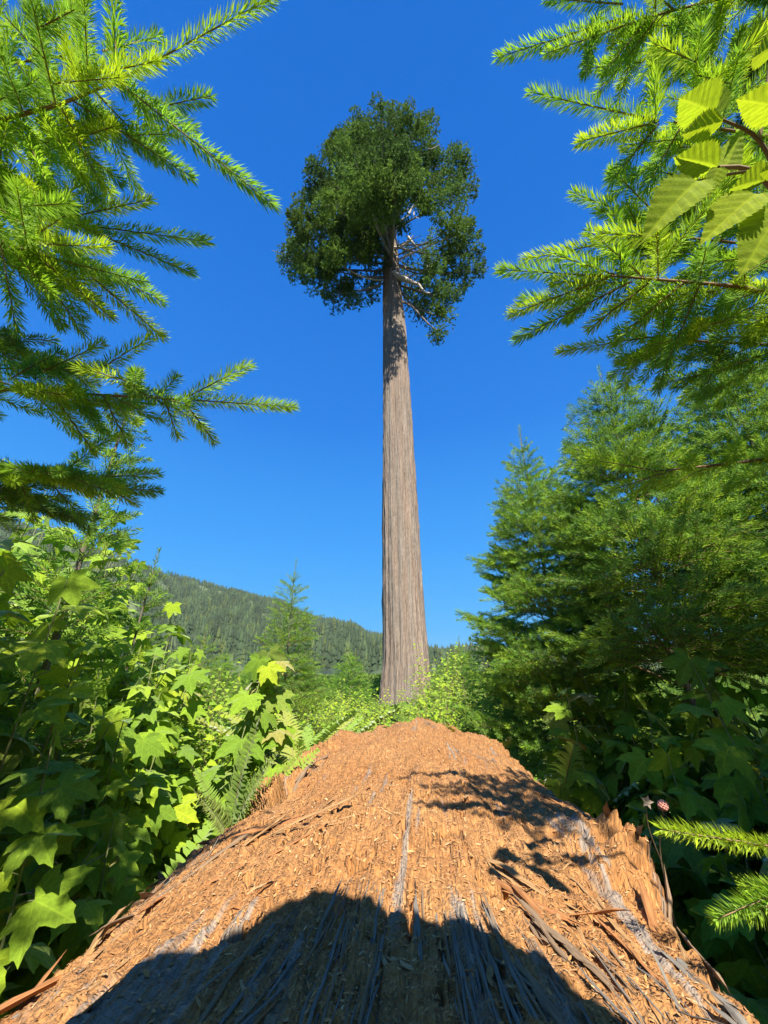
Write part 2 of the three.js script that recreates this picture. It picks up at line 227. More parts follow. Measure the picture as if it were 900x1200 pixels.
  // loose chips one can pick up
  for (let i = 0; i < 280; i++) {
    const d = dAt(lerp(.1, .93, Math.pow(rng(), .9))), p = rnd(-.58, .62); if (p > notch(d) - .03) continue;
    const tone = Math.floor(rnd(0, 5)), c = layOn(chipGeos[i % 6], chipMats[tone], p, d, rnd(.012, .03) * (1 + .25 * d), rnd(-1.6, 1.6), 'wood_chip', scene, { width: rnd(.7, 1.2), tilt: rnd(-.12, .2) });
    c.name = numbered('wood_chip'); const nm = ['orange brown', 'light tan', 'dark reddish', 'pale straw', 'dull brown'][tone]; tag(c, nm + ' wood chip lying loose on the rotten log', 'wood chip', nm + ' chips on the log');
  }
  const lists = bitGeos.map(() => []), cols = bitGeos.map(() => []);
  for (let i = 0; i < 75000; i++) {
    const d = dAt(lerp(.06, .96, rng())), p = rnd(-.68, .68); if (p > notch(d)) continue; const m = woodMask(p, d); if (rng() < m.grey * .7) continue;
    const n = logN(p, d, .02), q = logP(p, d, .0005), L = rnd(.0016, .0065) * (rng() < .1 ? 1.8 : 1) * (1 + .25 * d), t = V(rnd(-1, 1), rnd(-1, 1), rnd(-1, 1)).addScaledVector(n, rnd(-.2, .3)); t.addScaledVector(n, -t.dot(n) * .8);
    const k = i % 4, c = chipTones[rng() < .1 ? 3 : [0, 2, 4, 1][Math.floor(Math.pow(rng(), 1.2) * 4)]], b = rnd(.8, 1.12); lists[k].push(basis(q, t, n, L * rnd(.7, 1.4), L, L)); cols[k].push(new THREE.Color().setRGB(c[0] * b, c[1] * b, c[2] * b));
  }
  const white = std([1, 1, 1], { roughness: .95 });
  const litter = new THREE.Group(); litter.name = 'wood_crumbs'; scene.add(litter); tag(litter, 'scattered orange wood crumbs and fibres covering the log top', 'wood crumbs', null, 'stuff');
  bitGeos.forEach((g, k) => instances('crumbs', g, white, lists[k], litter, cols[k]));
}
console.log('chips');

// ---------------------------------------------------------------- the lone tall tree
const TD = 26, tx = (px, py) => { const u = (px - 450) / FPX, v = (600 - py) / FPX, s = TD / (COS - v * SIN); return [u * s, CY + (SIN + v * COS) * s, s]; };
{
  rng = mulberry(301);
  const tree = thing('lone_tree', 'very tall lone conifer with bare furrowed trunk and dense dark crown', 'tree', [0, 0, 0]);
  // trunk: centre line and radius at surveyed heights
  const key = [[474, 842, 36], [475, 825, 31], [475, 800, 28.8], [475.5, 780, 27.4], [474, 740, 25.2], [471.5, 680, 22.8], [469, 600, 20.4], [466, 500, 16.8], [462.5, 400, 13.4], [460, 350, 11], [458.5, 310, 9], [457.5, 285, 7], [458, 260, 5], [462, 230, 3.6], [464, 195, 2.4], [463, 160, 1.2], [462, 135, .4]].map(([x, y, r]) => { const [X, Y, s] = tx(x, y); return [X, Y, r / FPX * s]; });
  const ctr = (Y) => { let k = 0; while (k < key.length - 2 && Y > key[k + 1][1]) k++; const a = key[k], b = key[k + 1], t = (Y - a[1]) / (b[1] - a[1]); return [lerp(a[0], b[0], t), Math.max(.02, lerp(a[2], b[2], t))]; };
  const Y0 = -1.6, Y1 = key[key.length - 1][1], NA = 200, NY = 280, pos = [], idx = [], uv = [];
  for (let j = 0; j <= NY; j++) {
    const t = j / NY, Y = lerp(Y0, Y1, Math.pow(t, 1.25)), [cx, R] = ctr(Y);
    for (let i = 0; i <= NA; i++) {
      const a = i / NA * Math.PI * 2, ca = Math.cos(a), sa = Math.sin(a), tw = a + Y * .004, cc = Math.cos(tw), ss = Math.sin(tw), sc = Math.min(1, R);
      const flute = n3(cc * 3.2, ss * 3.2, Y * .03) * .05, flare = sst(5, -1, Y) * .16 * n3(cc * 2, ss * 2, 3);
      const plate = (1 - Math.abs(n3(cc * 9, ss * 9, Y * .10))) * .10 + (1 - Math.abs(n3(cc * 19, ss * 19, Y * .28 + 5))) * .06, rough = n3(cc * 25, ss * 25, Y * .9) * .018;
      const r = R * (1 + flute + flare) + (plate - .1 + rough) * sc; pos.push(cx + ca * r, Y, -TD + sa * r); uv.push(i / NA, Y / 68);
      if (j && i < NA) { const q = (j - 1) * (NA + 1) + i; idx.push(q, q + NA + 1, q + 1, q + 1, q + NA + 1, q + NA + 2); }
    }
  }
  const bark = dataTex(1024, 2048, (u, v) => {
    const a = u * Math.PI * 2, cc = Math.cos(a), ss = Math.sin(a), Y = v * 68, pl = 1 - Math.abs(n3(cc * 9, ss * 9, Y * .10)), p2 = 1 - Math.abs(n3(cc * 19, ss * 19, Y * .28 + 5)), fl = .5 + .5 * n3(cc * 34, ss * 34, Y * 1.1), warm = .5 + .5 * n3(cc * 2, ss * 2, Y * .12 + 9);
    const sp = n3(cc * 40, ss * 40, Y * 3.1), k = Math.max(.08, .34 + .24 * pl * pl + .24 * p2 + .30 * (fl - .5) + .2 * sp); return [lerp(.34, .375, warm) * k, lerp(.28, .265, warm) * k, lerp(.22, .19, warm) * k];
  });
  const trunk = mesh('trunk', geom(pos, idx, uv), std([1, 1, 1], { map: bark, roughness: .95 }), tree);
  // dead snag and limb stubs in pale wood, limbs in bark
  const barkM = std([.20, .165, .13]), pale = std([.50, .45, .39]);
  const LS = { specularIntensity: .15, vertexColors: true }, dark = [leafMat([.115, .20, .035], .3, LS), leafMat([.085, .155, .035], .3, LS), leafMat([.14, .23, .035], .3, LS)];
  // foliage masses: picture position of the mass, its radii in metres, depth offset, fullness
  const M = [[462, 150, 2.6, 3.6, 0, 1], [488, 148, 2.4, 2.8, .8, .9], [432, 158, 2.6, 3, -.6, 1], [412, 162, 1.8, 2.8, .5, .9], [456, 178, 3.6, 3.4, 2.2, 1], [500, 170, 2.8, 3, -1, .9], [522, 188, 2.5, 2.8, .5, .9], [398, 190, 2.8, 3, .4, 1], [425, 195, 3.4, 3.4, 2.6, 1], [480, 200, 3.6, 3.2, 2.4, 1], [536, 202, 1.8, 2.2, -.4, .8], [390, 216, 2.6, 2.8, -.8, 1], [412, 228, 3.2, 3, 2.8, 1], [450, 225, 3.2, 3, -2.6, 1], [508, 222, 3.2, 2.8, 1.2, .8], [536, 228, 2, 2.2, .6, .8], [376, 250, 3, 2.6, .6, 1], [402, 262, 3.6, 2.8, 3, 1], [436, 256, 2.8, 2.6, 3.4, 1], [430, 275, 2.4, 2.2, 2.4, 1], [520, 256, 2.4, 2, 1.6, .6], [536, 274, 2, 1.8, -.2, .6], [356, 284, 2.6, 2.4, .5, 1], [380, 296, 3.2, 2.6, 2.4, 1], [408, 300, 3, 2.4, 3.2, 1], [426, 300, 2, 1.8, 2.0, .9], [348, 308, 1.7, 1.6, 0, .9], [368, 326, 2.2, 1.8, .8, 1], [392, 334, 2.6, 1.9, 1.6, 1], [400, 352, 1.7, 1.3, .8, .9], [420, 330, 1.8, 1.5, -1, .8], [440, 300, 1.6, 1.6, 1.5, 1], [438, 318, 1.5, 1.3, 1, 1], [444, 286, 1.6, 1.5, 2.4, .9], [414, 316, 2.4, 1.8, 1.6, 1], [430, 310, 1.8, 1.6, 2.8, 1], [384, 312, 2.6, 1.8, 1, 1], [404, 340, 2.0, 1.4, 2.4, 1], [425, 285, 2.4, 2, 4, 1], [500, 335, 1.5, 1.3, 1.8, .7], [528, 300, 2, 1.6, 2, .8], [516, 290, 2.4, 2, 1.2, .75], [542, 300, 2, 1.7, .3, .75], [512, 314, 2, 1.6, -.6, .7], [540, 326, 1.9, 1.5, .6, .7], [556, 318, 1.1, 1, 0, .7], [526, 346, 1.8, 1.4, 0, .7], [508, 356, 1.5, 1.3, .8, .7], [518, 372, 1, 1.2, .2, .7], [514, 390, .7, 1, .2, .7], [494, 352, 1.2, 1.2, -.8, .6], [486, 330, 1.3, 1.3, -1.8, .5], [440, 325, .8, 1.3, -1, .6], [446, 205, 2.6, 2.4, 3.6, 1], [470, 172, 2.6, 2.4, 3, 1], [548, 190, .9, 1, .2, .7], [408, 142, .8, 1.2, .5, .9], [462, 130, 1.1, 1.6, .2, .9], [372, 198, 1, 1.2, 0, .9], [336, 298, .8, 1, 0, .9], [482, 272, 1.2, 1.1, -2.5, .6], [476, 306, 1, 1, -2, .5]];
  const masses = M.map(([px, py, rx, ry, dz, full]) => { const [X, Y] = tx(px, lerp(py, 260, py < 200 ? .15 : 0)); return [X, Y, dz, rx, py < 200 ? ry * .72 : ry, full]; });
  for (const f of [[-1.2, 38.5, 6.2, 2.6, 1.9, 1], [1.2, 40, 6.6, 2.2, 1.8, .9], [-3.6, 38, 5.4, 2.4, 1.9, 1], [.2, 43, 5.6, 2.6, 2.2, 1], [-.4, 36.5, 7.6, 1.9, 1.3, .9], [3, 42, 5, 2.2, 2, .9], [-2.2, 46, 5, 2.6, 2.4, 1], [1.4, 37.5, 7.8, 1.5, 1.2, .8], [-1, 35, 8, 2, 1.3, 1], [.8, 34.6, 8.6, 1.6, 1.1, 1], [-.5, 34, 9.4, 1.5, 1, .9], [0, 37.5, 9, 2, 1.4, 1], [-1.8, 36, 8.8, 1.8, 1.2, 1], [1.6, 36.8, 8.2, 1.6, 1.2, .9], [.6, 39, 4.2, 1.8, 1.4, .8]]) masses.push(f);
  for (const [X, Y, dz, rx, ry, full] of masses) {
    const c = V(X, Y, -TD + dz), reach = Math.hypot(X - ctr(Y)[0], dz), root = Math.max(34.5 + rnd(0, 3), Math.min(Y + reach * (dz > 3.9 ? .55 : lerp(.3, -.4, sst(34, 50, Y))) + rnd(-1.5, 1.5), Y1 - 2)), [rcx, rr] = ctr(root);
    const p0 = V(rcx, root, -TD), mid = p0.clone().lerp(c, .55); mid.y += rnd(-.9, .2); const L = p0.distanceTo(c);
    const limb = mesh('limb', tube(curve([p0, mid, c, c.clone().add(V((X - rcx) * .15, .6, dz * .15))], 10), [Math.min(rr * .45, .04 + L * .010), .025], 6), rng() < .12 ? pale : barkM, tree);
    const P = [], I = [], K = [], rz = (rx + ry) * .5, n = Math.round(190 * rx * ry * full * (Y < 44 ? 1.35 : .9)) + 90;
    const lob = []; for (let k = 0; k < 5 + rx * 4; k++) { const v = V(rnd(-1, 1), rnd(-.8, 1), rnd(-1, 1)).normalize().multiplyScalar(Math.pow(rng(), .35)); lob.push([v.x * rx, v.y * ry, v.z * rz, rnd(.35, .95), rnd(.65, 1.35)]); }
    for (let k = 0; k < n; k++) {
      const l = lob[k % lob.length], v = V(rnd(-1, 1), rnd(-.75, 1), rnd(-1, 1)).normalize(), rad = l[3] * Math.pow(rng(), .4), b = c.clone().add(V(l[0] + v.x * rad, l[1] + v.y * rad * .8, l[2] + v.z * rad));
      // a short hanging spray of three leaflets
      const out = v.clone().multiplyScalar(.9).add(V(rnd(-.5, .5), rnd(-.6, .25), rnd(-.5, .5))).normalize();
      for (let f = 0; f < 3; f++) { const d = out.clone().add(V(rnd(-.8, .8), rnd(-.8, .6), rnd(-.8, .8))).normalize(), s = d.clone().cross(V(rnd(-1, 1), rnd(-1, 1), rnd(-1, 1))).normalize().multiplyScalar(rnd(.035, .07)), L2 = rnd(.16, .36), m = b.clone().addScaledVector(d, L2 * .55), e = b.clone().addScaledVector(d, L2), o = P.length / 3; P.push(b.x, b.y, b.z, m.x + s.x, m.y + s.y, m.z + s.z, m.x - s.x, m.y - s.y, m.z - s.z, e.x, e.y, e.z); const kk = l[4] * rnd(.85, 1.15); for (let q = 0; q < 4; q++) K.push(kk, kk, kk); I.push(o, o + 1, o + 2, o + 2, o + 1, o + 3); }
    }
    mesh('foliage', geom(P, I, null, K), dark[Math.floor(rnd(0, 3))], limb);
  }
  // bare dead branches seen through the thin side of the crown, and the broken stub
  const dead = (a, b, r, dz0 = .4, dz1 = .4) => { const A = tx(...a), B = tx(...b), p = V(A[0], A[1], -TD + dz0), q = V(B[0], B[1], -TD + dz1), m = p.clone().lerp(q, .5).add(V(rnd(-.3, .3), rnd(-.3, .4), rnd(-.2, .2))); mesh('dead_branch', tube(curve([p, m, q], 8), [r, r * .3], 6), pale, tree); };
  dead([461, 328], [490, 350], .42, .5, 1.4); dead([488, 348], [502, 362], .16, 1.4, 1.6); dead([460, 300], [484, 290], .14, .5, 1.2); dead([478, 292], [496, 312], .12, 1.2, 1.4); dead([496, 310], [499, 332], .2, 1.4, 1.5); dead([458, 280], [480, 268], .16, .6, 1.4); dead([478, 268], [497, 250], .13, 1.4, 1.8); dead([462, 298], [486, 318], .1, .7, 1.5); dead([464, 310], [476, 330], .07, .8, 1.2); dead([455, 235], [436, 226], .12, 2.5, 3); dead([446, 198], [448, 189], .1, 3, 3.6); dead([448, 189], [466, 187], .1, 3.6, 4); dead([466, 300], [492, 300], .07, 1, 2); dead([484, 262], [490, 275], .08, 1.2, 1.5); dead([500, 200], [512, 203], .1, 2, 2.6);
  dead([452, 268], [456, 255], .5, .9, 1.0); dead([456, 282], [464, 274], .4, .8, .9);
}
console.log('tree');

// ---------------------------------------------------------------- conifer shoots
// needles round a twig of length len along +Y, twig included in the branch's own wood
function shootGeo(len, nl, count, w, seed) {
  const r = mulberry(seed), P = [], I = [], C = [];
  for (let i = 0; i < count; i++) {
    const t = (i + r()) / count, az = i * 2.39996 + r() * .9, flat = .78, x = Math.cos(az), z = Math.sin(az) * flat + .1, lean = lerp(1.2, .75, t * t) + (r() - .5) * .22;
    const L = nl * (t > .93 ? .75 : 1) * (.8 + r() * .35) * lerp(.75, 1, Math.min(1, t * 5)), d = V(x * Math.sin(lean), Math.cos(lean), z * Math.sin(lean)).normalize(), b = V(x * .0012, t * len, z * .0012), s = d.clone().cross(V(r() - .5, r() + .3, r() - .5)).normalize().multiplyScalar(w * .5);
    const curl = V(0, 1, .4).multiplyScalar(L * .06 * r()), m = b.clone().addScaledVector(d, L * .5), e = b.clone().addScaledVector(d, L).add(curl), o = P.length / 3, k = .75 + r() * .5, y = r() * .15;
    P.push(b.x, b.y, b.z, m.x - s.x, m.y - s.y, m.z - s.z, m.x + s.x, m.y + s.y, m.z + s.z, e.x, e.y, e.z);
    for (let q = 0; q < 4; q++) C.push(k * (1 + y), k, k * (1 - y));
    I.push(o, o + 2, o + 1, o + 1, o + 2, o + 3);
  }
  return geom(P, I, null, C);
}
const nearShoots = [.07, .12, .17, .23].map((l, i) => [0, 1].map((k) => [l, shootGeo(l, .0205, Math.round(l * 2400), .0022, 31 + i * 7 + k)]));
const midShoots = [.10, .16].map((l, i) => [0, 1].map((k) => [l, shootGeo(l, .029, Math.round(l * 420), .0055, 91 + i * 7 + k)]));
const farShoots = [.16, .26].map((l, i) => [0, 1].map((k) => [l, shootGeo(l, .034, Math.round(l * 300), .0055, 191 + i * 7 + k)]));
const needleO = { vertexColors: true, specularIntensity: .35 };
const needleMats = [[.35, .57, .03], [.28, .51, .03], [.43, .62, .028], [.22, .44, .04]].map((c) => leafMat(c, .5, needleO));
const firMats = [[.20, .38, .03], [.15, .31, .035], [.26, .43, .028], [.12, .26, .04]].map((c) => leafMat(c, .42, needleO));
const twigMat = std([.24, .15, .08]), twigGreen = std([.24, .26, .08]), firBark = std([.15, .12, .09]);
const pick = (a) => a[Math.floor(rng() * a.length)];
function shootMatrix(set, p0, p1, wide = 1) {
  const L = p0.distanceTo(p1); let best = set[0]; for (const s of set) if (Math.abs(s[0][0] - L) < Math.abs(best[0][0] - L)) best = s;
  const [gl, g] = pick(best), up = V(rnd(-.4, .4), 1, rnd(-.4, .4)); return [g, basis(p0, p1.clone().sub(p0), up, wide, L / gl, wide)];
}
// a spray: an axis with laterals on both sides in the plane square to nrm; returns shoots [p0, p1] and twigs
function spray(out, p0, p1, nrm, depth, o) {
  const ax = p1.clone().sub(p0), L = ax.length(), dir = ax.clone().normalize(), side = dir.clone().cross(nrm).normalize();
  out.twigs.push([p0, p1, Math.max(.0011, L * .009)]); out.shoots.push([p0.clone().lerp(p1, depth ? .02 : .0), p1]);
  if (depth <= 0) return;
  const n = Math.max(2, Math.round(L / o.gap));
  for (let i = 0; i < n; i++) {
    const t = lerp(.12, .86, (i + .5 * rng()) / n), s = i % 2 ? 1 : -1, l = Math.min(o.max ?? 9, L * (1 - t) * .75 + o.tip) * rnd(.75, 1.15), an = rnd(.75, 1.0);
    const d = dir.clone().multiplyScalar(Math.cos(an)).addScaledVector(side, s * Math.sin(an)).addScaledVector(nrm, rnd(-.3, .15)).normalize(), b = p0.clone().lerp(p1, t);
    spray(out, b, b.clone().addScaledVector(d, l), nrm, l > o.tip * 1.7 ? depth - 1 : 0, o);
  }
}
function addBranch(tree, main, out, set, mats, r0, state) {     // main: wood polyline; state counts the shoots built one by one
  if (state.plain) { state.plain.push(tube([main[0], out.twigs[0][1]], [r0, .002], 4)); for (const [a, b] of out.shoots) { const [g, m] = shootMatrix(set, a, b, state.wide ?? 1), k = state.rest.get(g) ?? []; k.push(m); state.rest.set(g, k); } return; }
  const wood = [tube(main, [r0, .0016], 6)]; for (const [a, b, r] of out.twigs) wood.push(tube([a, a.clone().lerp(b, .5), b], [Math.min(r, r0 * .8), .0006], 4));
  const br = mesh('branch', mergeGeometries(wood), state.wood ?? twigMat, tree);
  for (const [a, b] of out.shoots) { const [g, m] = shootMatrix(set, a, b, state.wide ?? 1); if (state.n++ < 300) place(mesh('shoot', g, pick(mats), br), m); else { const k = state.rest.get(g) ?? []; k.push(m); state.rest.set(g, k); } }
  return br;
}
function flushRest(tree, state, mats) { let k = 0; if (state.plain) mesh('branches', mergeGeometries(state.plain), firBark, tree); for (const [g, l] of state.rest) instances('shoot_mass', g, mats[k++ % mats.length], l, tree); }

// the two firs whose branches hang in close to the eye
function nearFir(label, trunk, H, branches, overhead, seed) {
  rng = mulberry(seed);
  const t = thing('fir_tree', label, 'tree', [0, 0, 0], 'firs beside the log'), st = { n: 0, rest: new Map(), wide: 1 };
  const g = groundY(trunk[0], trunk[1]);
  mesh('trunk', tube(curve([V(trunk[0], g - .1, trunk[1]), V(trunk[0] + .03, g + H * .5, trunk[1] - .02), V(trunk[0], g + H, trunk[1] + .02)], 14), [.07, .015], 10), firBark, t);
  for (const b of branches) {
    const pts = b.main.map((q) => at(...q)), root = V(trunk[0], pts[0].y - .08, trunk[1]), main = curve([root, ...pts], 14), out = { shoots: [], twigs: [] }, nrm = V(b.roll ?? 0, 1, .15).normalize();
    for (const [a, c] of b.tips ?? []) { const p0 = at(...a), p1 = at(...c); out.shoots.push([p0, p1]); out.twigs.push([p0, p1, .0018]); }
    // laterals along the wood
    const line = new THREE.CatmullRomCurve3(pts), LL = line.getLength(), n = Math.round(LL / (b.gap ?? .034));
    for (let i = 0; i < n; i++) { const u = (i + rng() * .7) / n, p = line.getPoint(u), d = line.getTangent(u), side = d.clone().cross(nrm).multiplyScalar(i % 2 ? 1 : -1), l = (b.len ?? .13) * rnd(.7, 1.25), q = p.clone().addScaledVector(d, l * .62).addScaledVector(side, l * .75).addScaledVector(nrm, l * rnd(-.4, .2)); spray(out, p, q, nrm, l > .11 ? 1 : 0, { gap: .05, tip: .045 }); }
    if (b.bare === undefined) out.shoots.push([pts[0], pts[1]]);
    addBranch(t, main, out, nearShoots, b.mats ?? needleMats, .0065, st);
  }
  for (const [a, c] of overhead) { const out = { shoots: [], twigs: [] }, p0 = V(...a), p1 = V(...c); spray(out, p0, p1, V(0, 1, .1).normalize(), 2, { gap: .07, tip: .1 }); addBranch(t, [p0, p0.clone().lerp(p1, .5), p1], out, midShoots, needleMats, .008, st); }
  flushRest(t, st, needleMats); return t;
}
const S = .62;
nearFir('young fir reaching long bright branches over the lobed leaf thicket', [-1.35, .35], 4.6, [
  { main: [[-70, 190, .68], [0, 143, .64], [70, 122, .61], [138, 95, .60]], len: .12, tips: [[[138, 95, .6], [325, -6, .62]], [[138, 95, .6], [319, 239, .56]], [[85, 118, .61], [226, 208, .64]], [[138, 95, .6], [128, -50, .6]], [[95, 110, .61], [88, -40, .64]], [[62, 124, .62], [30, -30, .66]], [[110, 106, .61], [190, 190, .67]], [[70, 122, .61], [118, 216, .62]], [[45, 130, .62], [96, 205, .6]], [[20, 138, .63], [60, 225, .6]], [[100, 108, .6], [60, 20, .6]], [[120, 60, .62], [188, 42, .66]], [[0, 143, .64], [10, 30, .62]], [[10, 140, .64], [-10, 220, .6]]] },
  { main: [[-90, 82, .78], [-20, 78, .76], [32, 72, .74]], len: .13, tips: [[[32, 72, .74], [80, 10, .74]], [[10, 75, .74], [40, -10, .74]], [[32, 72, .74], [110, 60, .76]], [[-10, 78, .74], [0, -10, .74]], [[20, 74, .74], [70, 130, .76]]] },
  { main: [[-70, 240, .74], [0, 250, .72], [62, 259, .70]], len: .12, tips: [[[62, 259, .7], [243, 283, .69]], [[110, 272, .7], [226, 320, .71]], [[62, 259, .7], [176, 234, .7]], [[40, 255, .7], [98, 214, .7]], [[60, 259, .7], [132, 222, .72]], [[20, 252, .71], [55, 205, .7]], [[0, 250, .72], [10, 200, .7]], [[20, 254, .7], [130, 330, .7]]] },
  { main: [[-60, 268, .64], [0, 283, .61], [40, 297, .60]], len: .12, tips: [[[40, 297, .6], [168, 330, .6]], [[110, 312, .62], [190, 353, .64]], [[90, 310, .62], [192, 396, .66]], [[40, 297, .6], [130, 372, .6]], [[30, 294, .6], [98, 390, .62]], [[10, 287, .6], [60, 345, .58]], [[0, 283, .61], [20, 390, .62]], [[20, 290, .6], [80, 250, .58]]] },
  { main: [[-70, 455, .76], [0, 456, .74], [100, 462, .72], [215, 468, .70]], len: .11, gap: .045, tips: [[[215, 468, .7], [345, 477, .69]], [[214, 468, .7], [292, 428, .67]], [[216, 470, .7], [250, 517, .71]], [[185, 466, .7], [208, 440, .7]], [[192, 467, .7], [209, 512, .71]], [[105, 440, .7], [176, 396, .69]], [[50, 436, .7], [120, 402, .7]], [[0, 432, .72], [100, 434, .7]], [[10, 445, .7], [70, 412, .7]], [[120, 462, .71], [150, 520, .7]], [[60, 460, .72], [110, 530, .7]]] },
  { main: [[-70, 540, .82], [0, 549, .80], [60, 557, .78], [105, 560, .77]], len: .13, tips: [[[105, 560, .77], [185, 555, .77]], [[100, 560, .77], [160, 590, .77]], [[70, 557, .78], [130, 510, .77]], [[20, 552, .8], [40, 610, .8]], [[50, 556, .8], [100, 610, .8]]] },
  { main: [[-80, 380, .95], [-10, 400, .92], [40, 420, .9]], len: .13, mats: firMats },
  { main: [[-80, 600, .95], [-10, 585, .92], [50, 590, .9]], len: .14, mats: firMats }
], [[[-1.3, 3.0, .3], [-.55, 3.15, .35]], [[-1.3, 2.8, .4], [-.6, 2.9, .55]], [[-1.3, 3.4, .3], [-.7, 3.6, .1]], [[-1.35, 2.6, .35], [-1.0, 2.6, 1.1]], [[-1.35, 3.3, .35], [-1.3, 3.5, 1.2]], [[-1.35, 2.2, .35], [-.85, 2.1, .75]]], 501);
nearFir('young fir with drooping sprays hanging over broad toothed leaves', [1.4, .4], 4.8, [
  { main: [[990, -50, .84], [880, -12, .78], [760, 20, .72]], len: .14, tips: [[[760, 20, .72], [640, 63, .7]], [[745, 16, .72], [584, 67, .7]], [[730, 5, .72], [640, -2, .7]], [[700, 20, .72], [686, 86, .71]], [[760, 22, .72], [708, 84, .71]], [[770, 20, .72], [736, 66, .72]], [[800, 10, .73], [776, 82, .72]], [[820, 5, .74], [800, 90, .72]], [[850, -5, .75], [820, 88, .72]], [[710, 0, .72], [700, -40, .7]], [[790, 12, .73], [740, -30, .7]]] },
  { main: [[990, 175, .72], [900, 160, .68], [790, 143, .64]], len: .12, tips: [[[772, 142, .63], [621, 108, .62]], [[770, 143, .63], [679, 166, .61]], [[768, 140, .63], [769, 56, .65]], [[772, 145, .63], [716, 212, .66]], [[800, 145, .64], [760, 215, .66]], [[830, 150, .65], [880, 60, .66]]] },
  { main: [[990, 305, .76], [890, 288, .73], [800, 278, .70]], len: .14, tips: [[[800, 278, .7], [700, 246, .69]], [[790, 272, .7], [672, 226, .69]], [[780, 262, .7], [716, 198, .68]], [[745, 278, .7], [615, 304, .71]], [[800, 278, .7], [740, 310, .7]], [[780, 275, .7], [690, 310, .68]], [[760, 290, .7], [735, 240, .66]]] },
  { main: [[990, 345, .64], [860, 335, .63], [715, 323, .61]], len: .12, gap: .042, tips: [[[712, 324, .61], [585, 316, .60]], [[712, 326, .61], [598, 368, .61]], [[740, 330, .61], [605, 398, .64]], [[760, 330, .62], [690, 270, .6]], [[760, 332, .62], [690, 385, .64]], [[800, 332, .62], [720, 400, .64]], [[730, 326, .61], [720, 250, .62]], [[820, 334, .62], [780, 430, .64]], [[720, 322, .61], [655, 300, .6]]] },
  { main: [[990, 395, .8], [870, 402, .78], [760, 395, .75]], len: .13, tips: [[[760, 395, .75], [655, 412, .75]], [[780, 398, .75], [740, 425, .73]], [[790, 398, .76], [770, 460, .76]], [[850, 402, .78], [820, 470, .78]], [[870, 402, .78], [860, 300, .76]]] },
  { main: [[990, 250, .95], [900, 240, .92], [820, 230, .9]], len: .14, mats: firMats }, { main: [[990, 80, .95], [900, 100, .92], [830, 110, .9]], len: .14, mats: firMats },
  { main: [[1000, 520, .8], [880, 540, .77], [770, 552, .74]], len: .10, gap: .045, mats: firMats, tips: [[[770, 552, .74], [692, 538, .72]], [[790, 550, .74], [715, 575, .74]]] },
  { main: [[1010, 985, .6], [930, 990, .57], [900, 988, .56]], len: .05, gap: .06, tips: [[[905, 992, .56], [775, 972, .55]]] },
  { main: [[1010, 1030, .56], [950, 1040, .55], [915, 1045, .54]], len: .05, gap: .06, tips: [[[915, 1045, .54], [838, 1078, .53]], [[930, 1040, .54], [880, 1075, .53]]] }
], [[[1.35, 2.55, .4], [.82, 2.74, .04]], [[1.35, 2.9, .4], [.95, 3.2, .1]], [[1.35, 2.4, .4], [1.15, 2.3, 1.2]], [[1.38, 1.9, .42], [1.0, 1.9, .5]], [[1.38, 3.2, .42], [1.2, 3.3, 1.2]], [[1.4, 2.2, .4], [1.5, 2.0, 1.2]], [[1.4, 2.8, .4], [1.9, 2.8, 1.0]], [[1.4, 2.3, .4], [2.0, 2.3, .2]], [[1.4, 1.6, .4], [1.7, 1.5, .9]]], 502);
console.log('near firs');

// young firs standing further off
function youngFir(label, x, z, H, R, seed, set, mats, o = {}) {
  rng = mulberry(seed); const g = groundY(x, z), t = thing(o.name ?? 'young_fir', label, 'tree', [0, 0, 0], o.group ?? 'young firs around the log'), st = { n: 0, plain: o.plain ? [] : null, rest: new Map(), wide: o.wide ?? 1, wood: o.wood };
  const stem = curve([V(x + rnd(-.1, .1), g - .05, z), V(x + rnd(-.04, .04), g + H * .5, z), V(x, g + H - (o.leader ?? .25), z)], 12);
  mesh('trunk', tube(stem, [.006 * H + .006, .004], 8), firBark, t);
  const line = new THREE.CatmullRomCurve3(stem), low = o.low ?? .12, K = Math.max(5, Math.round(H * (1 - low) / (o.whorl ?? .15)));
  { const top = line.getPoint(1), out = { shoots: [[top, top.clone().add(V(.01, o.leader ?? .25, 0))]], twigs: [[top, top.clone().add(V(.01, o.leader ?? .25, 0)), .005]] }; for (let k = 0; k < 5; k++) { const a = k * 1.257 + rng(); out.shoots.push([top, top.clone().add(V(Math.cos(a) * .1, .1, Math.sin(a) * .1))]); out.twigs.push([top, top.clone().add(V(Math.cos(a) * .1, .1, Math.sin(a) * .1)), .002]); } addBranch(t, [top, top.clone().add(V(0, .02, 0))], out, set, mats, .005, st); }
  for (let k = K - 1; k >= 0; k--) {
    const u = lerp(low, .97, (k + .5) / K), p = line.getPoint(u), fr = Math.pow(1 - u, .8) * R + .07, nb = o.nb ?? 6;
    for (let b = 0; b < nb; b++) {
      const a = b / nb * 6.283 + k * 1.1 + rnd(-.3, .3), L = fr * rnd(.7, 1.15), rise = lerp(.1, .75, u) + rnd(-.15, .15), d = V(Math.cos(a), 0, Math.sin(a)), p0 = p.clone().add(V(0, rnd(-.06, .06), 0));
      const m = p0.clone().addScaledVector(d, L * .55).add(V(0, L * rise * .45, 0)), e = p0.clone().addScaledVector(d, L).add(V(0, L * rise * .95, 0)), out = { shoots: [], twigs: [] }, nrm = V(-d.x * rise, 1, -d.z * rise).normalize();
      const p1 = p0.clone().lerp(m, L > .3 ? .25 : .02); spray(out, p1, e, nrm, L > .25 ? 2 : 1, { gap: o.gap ?? .07, tip: o.tip ?? .06, max: .45 });
      addBranch(t, [p0, p1], out, set, mats, .004 + L * .006, st);
    }
  }
  flushRest(t, st, mats); return t;
}
